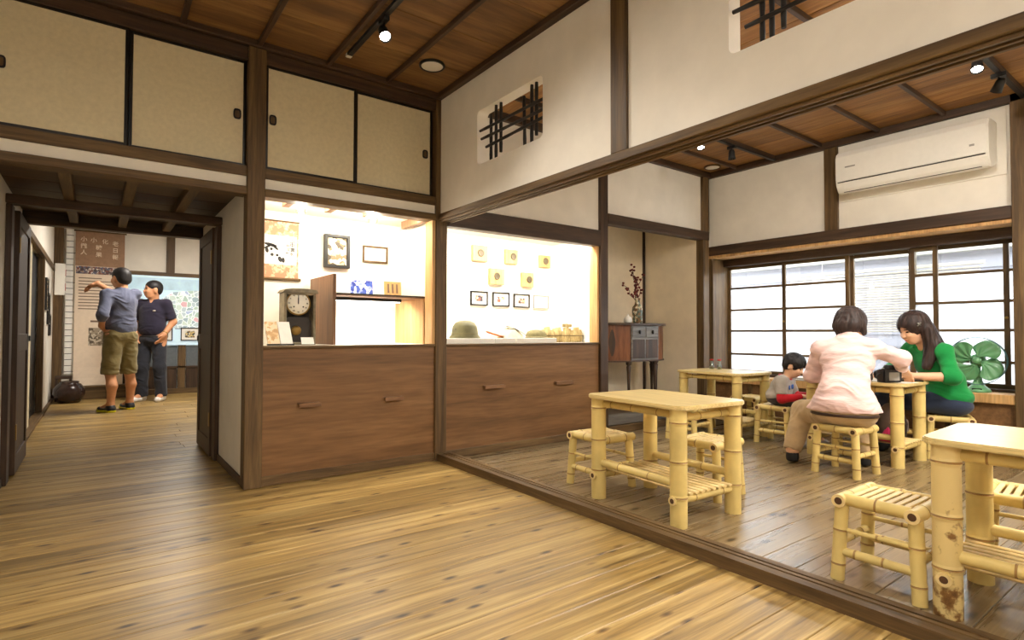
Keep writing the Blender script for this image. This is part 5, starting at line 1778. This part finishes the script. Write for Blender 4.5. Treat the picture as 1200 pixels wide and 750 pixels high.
# ---------------------------------------------------------------- man in slate shirt and shorts
RO = np.array([-1.78, 4.44, 0])
F_ = nrm((-.50, .86, 0)); L_ = np.array([-F_[1], F_[0], 0])
W = lambda a, b_, z: RO + F_ * a + L_ * b_ + U_ * z
t = thing('person', 'man in slate shirt and olive shorts pointing at the printed banner', 'person', tuple(RO))
neck = W(-.01, 0, 1.41); hc = W(.03, 0, 1.565)
hp, P, f, l_, u = head(hc, nrm(F_ * .95 + L_ * .15 - U_ * .05), U_, 1.06, neck, .055)
ls, rs = W(0, .165, 1.36), W(0, -.155, 1.38)
le, re = W(-.10, .265, 1.12), W(.24, -.10, 1.37)
lw, rw = W(.03, .20, 1.0), W(.37, .05, 1.51)
lk, rk = W(.02, .105, .48), W(.04, -.125, .48)
la, ra = W(-.02, .115, .085), W(.05, -.145, .085)
body = hp + [ell(W(0, 0, .93), (.105, .145, .13), F_), ell(W(0, 0, 1.10), (.095, .135, .15), F_), ell(W(0, 0, 1.27), (.105, .155, .14), F_), cone(rs, .05, ls, .05), cone(rs, .046, re, .040), cone(re, .042, rw, .029), cone(ls, .052, le, .042), cone(le, .042, lw, .029),
             cone(W(0, .09, .90), .09, lk, .058), cone(lk, .055, la + U_ * .22 - F_ * .02, .052), cone(la + U_ * .22 - F_ * .02, .052, la, .036), cone(W(0, -.09, .90), .09, rk, .058), cone(rk, .055, ra + U_ * .22 - F_ * .02, .052), cone(ra + U_ * .22 - F_ * .02, .052, ra, .036),
             cone(la, .038, W(.12, .13, .035), .030), cone(ra, .038, W(.19, -.16, .035), .030)]
body += hand(lw, F_ * .5 - L_ * .6 - U_ * .5, F_, .98, .3, -L_) + hand(rw, F_ * .55 + L_ * .5 - U_ * .35, L_, .98, .45)
sdf_mesh('body', body, 'skin_tan', t, .0075, .03)
sdf_mesh('hair', [ell(P(-.02, 0, .036), (.106, .090, .092), f, u), ell(P(-.058, 0, -.01), (.058, .084, .075), f, u)], 'hair_black', t, .007, .02, cuts=[ell(P(.125, 0, -.045), (.075, .066, .09), f, u), ell(P(.0, .095, -.03), (.03, .03, .04), f, u), ell(P(.0, -.095, -.03), (.03, .03, .04), f, u)])
sdf_mesh('shirt', [ell(W(0, 0, 1.0), (.122, .168, .19), F_), ell(W(0, 0, 1.15), (.112, .155, .17), F_), ell(W(0, 0, 1.28), (.118, .170, .14), F_), cone(rs, .060, ls, .060), cone(rs, .058, re, .050, False), cone(re, .050, re + (rw - re) * .15, .048, True), cone(ls, .060, le, .053), cone(le, .052, le + (lw - le) * .35, .049, True), cone(W(-.01, 0, 1.37), .068, W(-.005, 0, 1.42), .060)],
         'slate_shirt', t, .0075, .035, clips=[(W(0, 0, .885), (0, 0, -1))], wr=(.006, 6, 16))
sdf_mesh('shorts', [ell(W(0, 0, .90), (.118, .160, .12), F_), cone(W(0, .08, .88), .098, W(.02, .105, .44), .088, True), cone(W(0, -.08, .88), .098, W(.035, -.115, .44), .088, True)], 'olive_shorts', t, .0075, .03, wr=(.006, 8, 14))
for a_, to in ((la, W(.14, .13, .03)), (ra, W(.20, -.16, .03))):
    h0 = np.array([a_[0], a_[1], .035]) - F_ * .02
    sh = sdf_mesh('shoe', [cone(h0, .040, to, .036), cone(h0, .042, np.array([a_[0], a_[1], .07]), .046)], 'shoe_black', t, .007, .02, clips=[((0, 0, .012), (0, 0, -1)), ((0, 0, .085), (0, 0, 1))])
    sdf_mesh('sole', [cone(h0 - U_ * .012, .046, to - U_ * .008, .042)], 'shoe_yellow', t, .006, .01, clips=[((0, 0, .001), (0, 0, -1)), ((0, 0, .026), (0, 0, 1))])
    sdf_mesh('toe_cap', [ell(to, (.034, .037, .030), F_)], 'shoe_yellow', t, .006, .01, clips=[((0, 0, .012), (0, 0, -1))])

# ---------------------------------------------------------------- man in navy polo
RO = np.array([-1.40, 5.40, 0])
F_ = nrm((-.50, -.86, 0)); L_ = np.array([-F_[1], F_[0], 0])
W = lambda a, b_, z: RO + F_ * a + L_ * b_ + U_ * z
t = thing('person', 'man in a navy polo and dark jeans with one hand in his pocket', 'person', tuple(RO))
neck = W(-.01, 0, 1.36); hc = W(.025, 0, 1.505)
hp, P, f, l_, u = head(hc, nrm(F_ * .75 - L_ * .66), U_, 1.06, neck, .058)
ls, rs = W(0, .165, 1.31), W(0, -.165, 1.31)
le, re = W(-.05, .235, 1.07), W(-.05, -.235, 1.07)
lw, rw = W(.06, .175, .90), W(.08, -.18, .91)
lk, rk = W(.03, .11, .46), W(.03, -.11, .46)
la, ra = W(0, .125, .085), W(0, -.125, .085)
body = hp + [ell(W(0, 0, .90), (.11, .145, .13), F_), ell(W(.01, 0, 1.05), (.115, .14, .15), F_), ell(W(0, 0, 1.21), (.11, .155, .14), F_), cone(rs, .05, ls, .05), cone(rs, .054, re, .044), cone(re, .044, rw, .032), cone(ls, .054, le, .044), cone(le, .044, lw, .032),
             cone(W(0, .09, .87), .09, lk, .062), cone(lk, .062, la, .042), cone(W(0, -.09, .87), .09, rk, .062), cone(rk, .062, ra, .042), cone(la, .04, W(.15, .15, .035), .032), cone(ra, .04, W(.15, -.15, .035), .032)]
body += hand(lw, F_ * .35 - L_ * .35 - U_ * .8, F_, .98, .3, -L_) + hand(rw, F_ * .3 + L_ * .3 - U_ * .8, F_, .98, .3, L_)
sdf_mesh('body', body, 'skin_tan', t, .0075, .03)
face_bits(t, P, f, l_, u, 1.06)
sdf_mesh('hair', [ell(P(-.02, 0, .036), (.106, .090, .092), f, u), ell(P(-.058, 0, .0), (.058, .084, .075), f, u)], 'hair_black', t, .007, .02, cuts=[ell(P(.125, 0, -.045), (.075, .066, .10), f, u), ell(P(.0, .095, -.04), (.03, .03, .045), f, u), ell(P(.0, -.095, -.04), (.03, .03, .045), f, u)])
sdf_mesh('polo_shirt', [ell(W(0.01, 0, .98), (.135, .165, .16), F_), ell(W(.01, 0, 1.09), (.130, .16, .17), F_), ell(W(0, 0, 1.21), (.125, .172, .14), F_), cone(rs, .062, ls, .062), cone(rs, .064, rs + (re - rs) * .85, .062, True), cone(ls, .064, ls + (le - ls) * .85, .062, True), cone(W(-.01, 0, 1.32), .07, W(-.0, 0, 1.372), .062, True)],
         'navy_polo', t, .0075, .035, clips=[(W(0, 0, .875), (0, 0, -1))], cuts=[ell(W(.085, 0, 1.39), (.05, .035, .07), F_)], wr=(.004, 6, 12))
sdf_mesh('logo', [ell(W(.118, .07, 1.215), (.012, .022, .012), F_)], 'grey_shirt', t, .005, .004)
sdf_mesh('belt', [ell(W(0, 0, .875), (.128, .162, .06), F_)], 'shoe_black', t, .008, .01, clips=[(W(0, 0, .85), (0, 0, -1)), (W(0, 0, .885), (0, 0, 1))])
sdf_mesh('jeans', [ell(W(0, 0, .84), (.122, .158, .11), F_), cone(W(0, .08, .83), .092, lk, .075), cone(lk, .075, la - U_ * .02, .07, True), cone(W(0, -.08, .83), .092, rk, .075), cone(rk, .075, ra - U_ * .02, .07, True)], 'dark_denim', t, .0075, .03, wr=(.006, 8, 10))
for a_, to in ((la, W(.16, .15, .03)), (ra, W(.16, -.15, .03))):
    h0 = np.array([a_[0], a_[1], .035]) - F_ * .02
    sdf_mesh('shoe', [cone(h0, .042, to, .038), cone(h0, .044, np.array([a_[0], a_[1], .07]), .046)], 'sole_white', t, .007, .02, clips=[((0, 0, .001), (0, 0, -1)), ((0, 0, .08), (0, 0, 1))])
wv = lw + (le - lw) * .12
sdf_mesh('wristwatch', [cone(wv - nrm(le - lw) * .008, .037, wv + nrm(le - lw) * .008, .037)], 'brass', t, .005, .004, clips=[(wv + nrm(le - lw) * .009, nrm(le - lw)), (wv - nrm(le - lw) * .009, -nrm(le - lw))])

# ================================================================== SMALL THINGS ON AND UNDER THE TABLES
TZ = .58


def camera_prop(x, y, rz, label, s_=1.0):
    t = thing('camera', label, 'camera', (x, y, TZ), R(rz), 'black cameras on the table')
    B().box(-.065 * s_, -.03 * s_, 0, .065 * s_, .03 * s_, .085 * s_).obj('body', 'black_metal', t, .008, 2)
    B().prism([(-.03 * s_, .085 * s_), (.03 * s_, .085 * s_), (.02 * s_, .112 * s_), (-.02 * s_, .112 * s_)], -.025 * s_, .025 * s_, 'xz').obj('viewfinder', 'black_metal', t, .003)
    B().lathe([(.0, 0), (.034, 0), (.036, .05), (.032, .07), (.028, .07), (.026, .06), (0, .058)], 20).xform(Matrix.Translation((0, -.03 * s_, .045 * s_)) @ Matrix.Rotation(PI / 2, 4, 'X') @ Matrix.Scale(s_, 4)).obj('lens', 'black_lacquer', t)
    B().box(-.042 * s_, .030 * s_, .014 * s_, .030 * s_, .032 * s_, .066 * s_).obj('screen', 'grey_plastic', t)
    B().lathe([(0, 0), (.010, 0), (.010, .008), (0, .009)], 12, (.045 * s_, 0, .085 * s_)).obj('dial', 'dull_metal', t)
    B().tube([(.065, 0, .07), (.10, .0, .05), (.11, .02, .008), (.06, .06, .006), (-.02, .055, .006)], .005, 6, flat=(1, .4)).obj('strap', 'black_metal', t)


camera_prop(2.51, -2.01, 150, 'black camera with strap at the end of the table away from the boy', 1.1)
camera_prop(2.54, -1.82, 100, 'black camera lying beside the pink sleeve', 1.0)
for k, (x, y, rz, lab) in enumerate(((2.60, -1.90, 20, 'white sheet of paper beside the cameras'), (2.56, -2.085, -12, 'white sheet of paper at the table corner leg'))):
    o = B().box(-.075, -.05, 0, .075, .05, .0015).obj('paper_sheet', 'paper', None)
    o.location = (x, y, TZ + .0005)
    o.rotation_euler.z = R(rz)
    tag(o, lab, 'paper', 'paper sheets on the camera table')
o = B().box(-.10, -.07, 0, .10, .07, .012).obj('menu_folder', 'black_lacquer', None, .002)
o.location = (2.80, -2.03, TZ); o.rotation_euler.z = R(30)
tag(o, 'thin black folder under the forearm of the woman in green', 'folder')
t = thing('potted_plant', 'little green plant in a glass on the camera table', 'plant', (2.66, -1.72, TZ))
B().lathe([(0, 0), (.022, 0), (.028, .06), (.026, .06), (.02, .006), (0, .006)], 16).obj('glass', 'bottle_glass', t)
rng = random.Random(2)
for k in range(10):
    a = k * 2.4
    d = Vector((math.cos(a) * .05, math.sin(a) * .05, .10 + .05 * rng.random()))
    s_ = Vector((-math.sin(a), math.cos(a), 0)) * .016
    c0 = Vector((0, 0, .03))
    B().add([c0, c0 + d * .55 + s_, c0 + d, c0 + d * .55 - s_, c0 + d * .55 + Vector((0, 0, .004))], [(0, 1, 4), (1, 2, 4), (2, 3, 4), (3, 0, 4)]).obj('leaf', 'leaf_green', t)


def bottle(x, y, label):
    t = thing('glass_bottle', label, 'bottle', (x, y, TZ), 0, 'bottles on the window table')
    B().lathe([(0, 0), (.022, 0), (.024, .03), (.015, .055), (.013, .075), (.017, .085), (.015, .085), (.011, .075), (.012, .055), (.02, .03), (.018, .004), (0, .004)], 18).obj('glass', 'bottle_glass', t)
    B().lathe([(0, .098), (.018, .097), (.020, .085), (0, .085)], 18).obj('lid', 'red_card', t)
    B().lathe([(0, .005), (.018, .005), (.019, .028), (0, .03)], 14).obj('contents', 'coin_metal', t)


bottle(2.78, -.40, 'small glass bottle with red lid nearer the alcove')
bottle(2.80, -.47, 'small glass bottle with red lid nearer the boy')
# menus on the shelf board of the window sill and the table end
t = thing('magazine_stack', 'stack of white and grey magazines on the window sill behind the boy', 'magazine', (3.42, -1.0, .48))
for k in range(4):
    B().box(-.10, -.14, k * .008, .10, .14, k * .008 + .007).xform(Matrix.Rotation(.06 * (k % 3 - 1), 4, 'Z')).obj('magazine', 'paper' if k % 2 else 'grey_plastic', t)
t = thing('glass_tumbler', 'clear glass tumbler on the camera table near the boy', 'glass', (2.62, -1.50, TZ))
B().lathe([(0, 0), (.028, 0), (.034, .10), (.031, .10), (.025, .008), (0, .008)], 20).obj('glass', 'bottle_glass', t)
t = thing('black_cup', 'small black cup on the camera table near the glass tumbler', 'cup', (2.76, -1.52, TZ))
B().lathe([(0, 0), (.032, 0), (.038, .045), (.035, .045), (.03, .006), (0, .006)], 20).obj('cup', 'black_lacquer', t)
# bags on the lower shelf of the camera table
SZ = .165


def sack(name, label, c, rx, ry, h, mat, seed, cat='bag'):
    b = B()
    n, m_ = 28, 14
    vv, ff = [], []
    for i in range(m_ + 1):
        v = i / m_
        pr_ = math.sin(PI * min(.985, .10 + v * .885)) ** .5 if v < .999 else .12
        for j in range(n):
            a = 2 * PI * j / n
            k_ = 1 + .16 * mnoise.noise(Vector((math.cos(a) * 1.6 + seed, math.sin(a) * 1.6, v * 3)))
            ca, sa = math.cos(a), math.sin(a)
            e = (abs(ca) ** 3 + abs(sa) ** 3) ** (-1 / 3)
            vv.append((rx * pr_ * k_ * ca * e, ry * pr_ * k_ * sa * e, h * v))
    for i in range(m_):
        for j in range(n):
            ff.append((i * n + j, i * n + (j + 1) % n, (i + 1) * n + (j + 1) % n, (i + 1) * n + j))
    ff.append(tuple(reversed(range(n)))); ff.append(tuple(m_ * n + j for j in range(n)))
    b.add(vv, ff, 0, True)
    t = thing(name, label, cat, c)
    b.obj('body', mat, t)
    return t


cloth('bag_brown', S(96, 78, 66)); cloth('bag_dark', S(52, 46, 44)); cloth('pink_bright', S(226, 60, 120)); cloth('green_bag', S(70, 130, 90))
t = sack('backpack', 'brown backpack on the lower shelf under the camera table', (2.665, -1.96, SZ), .085, .08, .26, 'bag_brown', 1.2)
B().tube([(-.05, -.085, .20), (-.06, -.115, .12), (-.05, -.10, .03)], .012, 8, flat=(1, .4)).obj('strap', 'bag_dark', t)
B().box(-.05, -.098, .05, .05, -.07, .14).obj('pocket', 'bag_brown', t, .01)
B().tube([(-.03, 0, .255), (-.02, 0, .285), (.02, 0, .285), (.03, 0, .255)], .008, 8).obj('handle', 'bag_dark', t)
t = sack('shoulder_bag', 'dark shoulder bag on the lower table shelf beside the brown backpack', (2.58, -1.74, SZ), .08, .085, .22, 'bag_dark', 4.7)
B().tube([(-.05, 0, .20), (-.03, -.02, .27), (.03, -.02, .27), (.05, 0, .20)], .008, 8).obj('strap', 'belt_leather', t)
t = cloth_heap('pink_cloth', 'bright pink cloth bundle hanging at the end of the lower shelf', (2.53, -2.0, SZ), .05, .06, .075, 'pink_bright', 2.2)
t = cloth_heap('green_pouch', 'small green pouch on the lower shelf near the pink cloth', (2.52, -1.89, SZ), .04, .045, .05, 'green_bag', 5.2, cat='pouch')
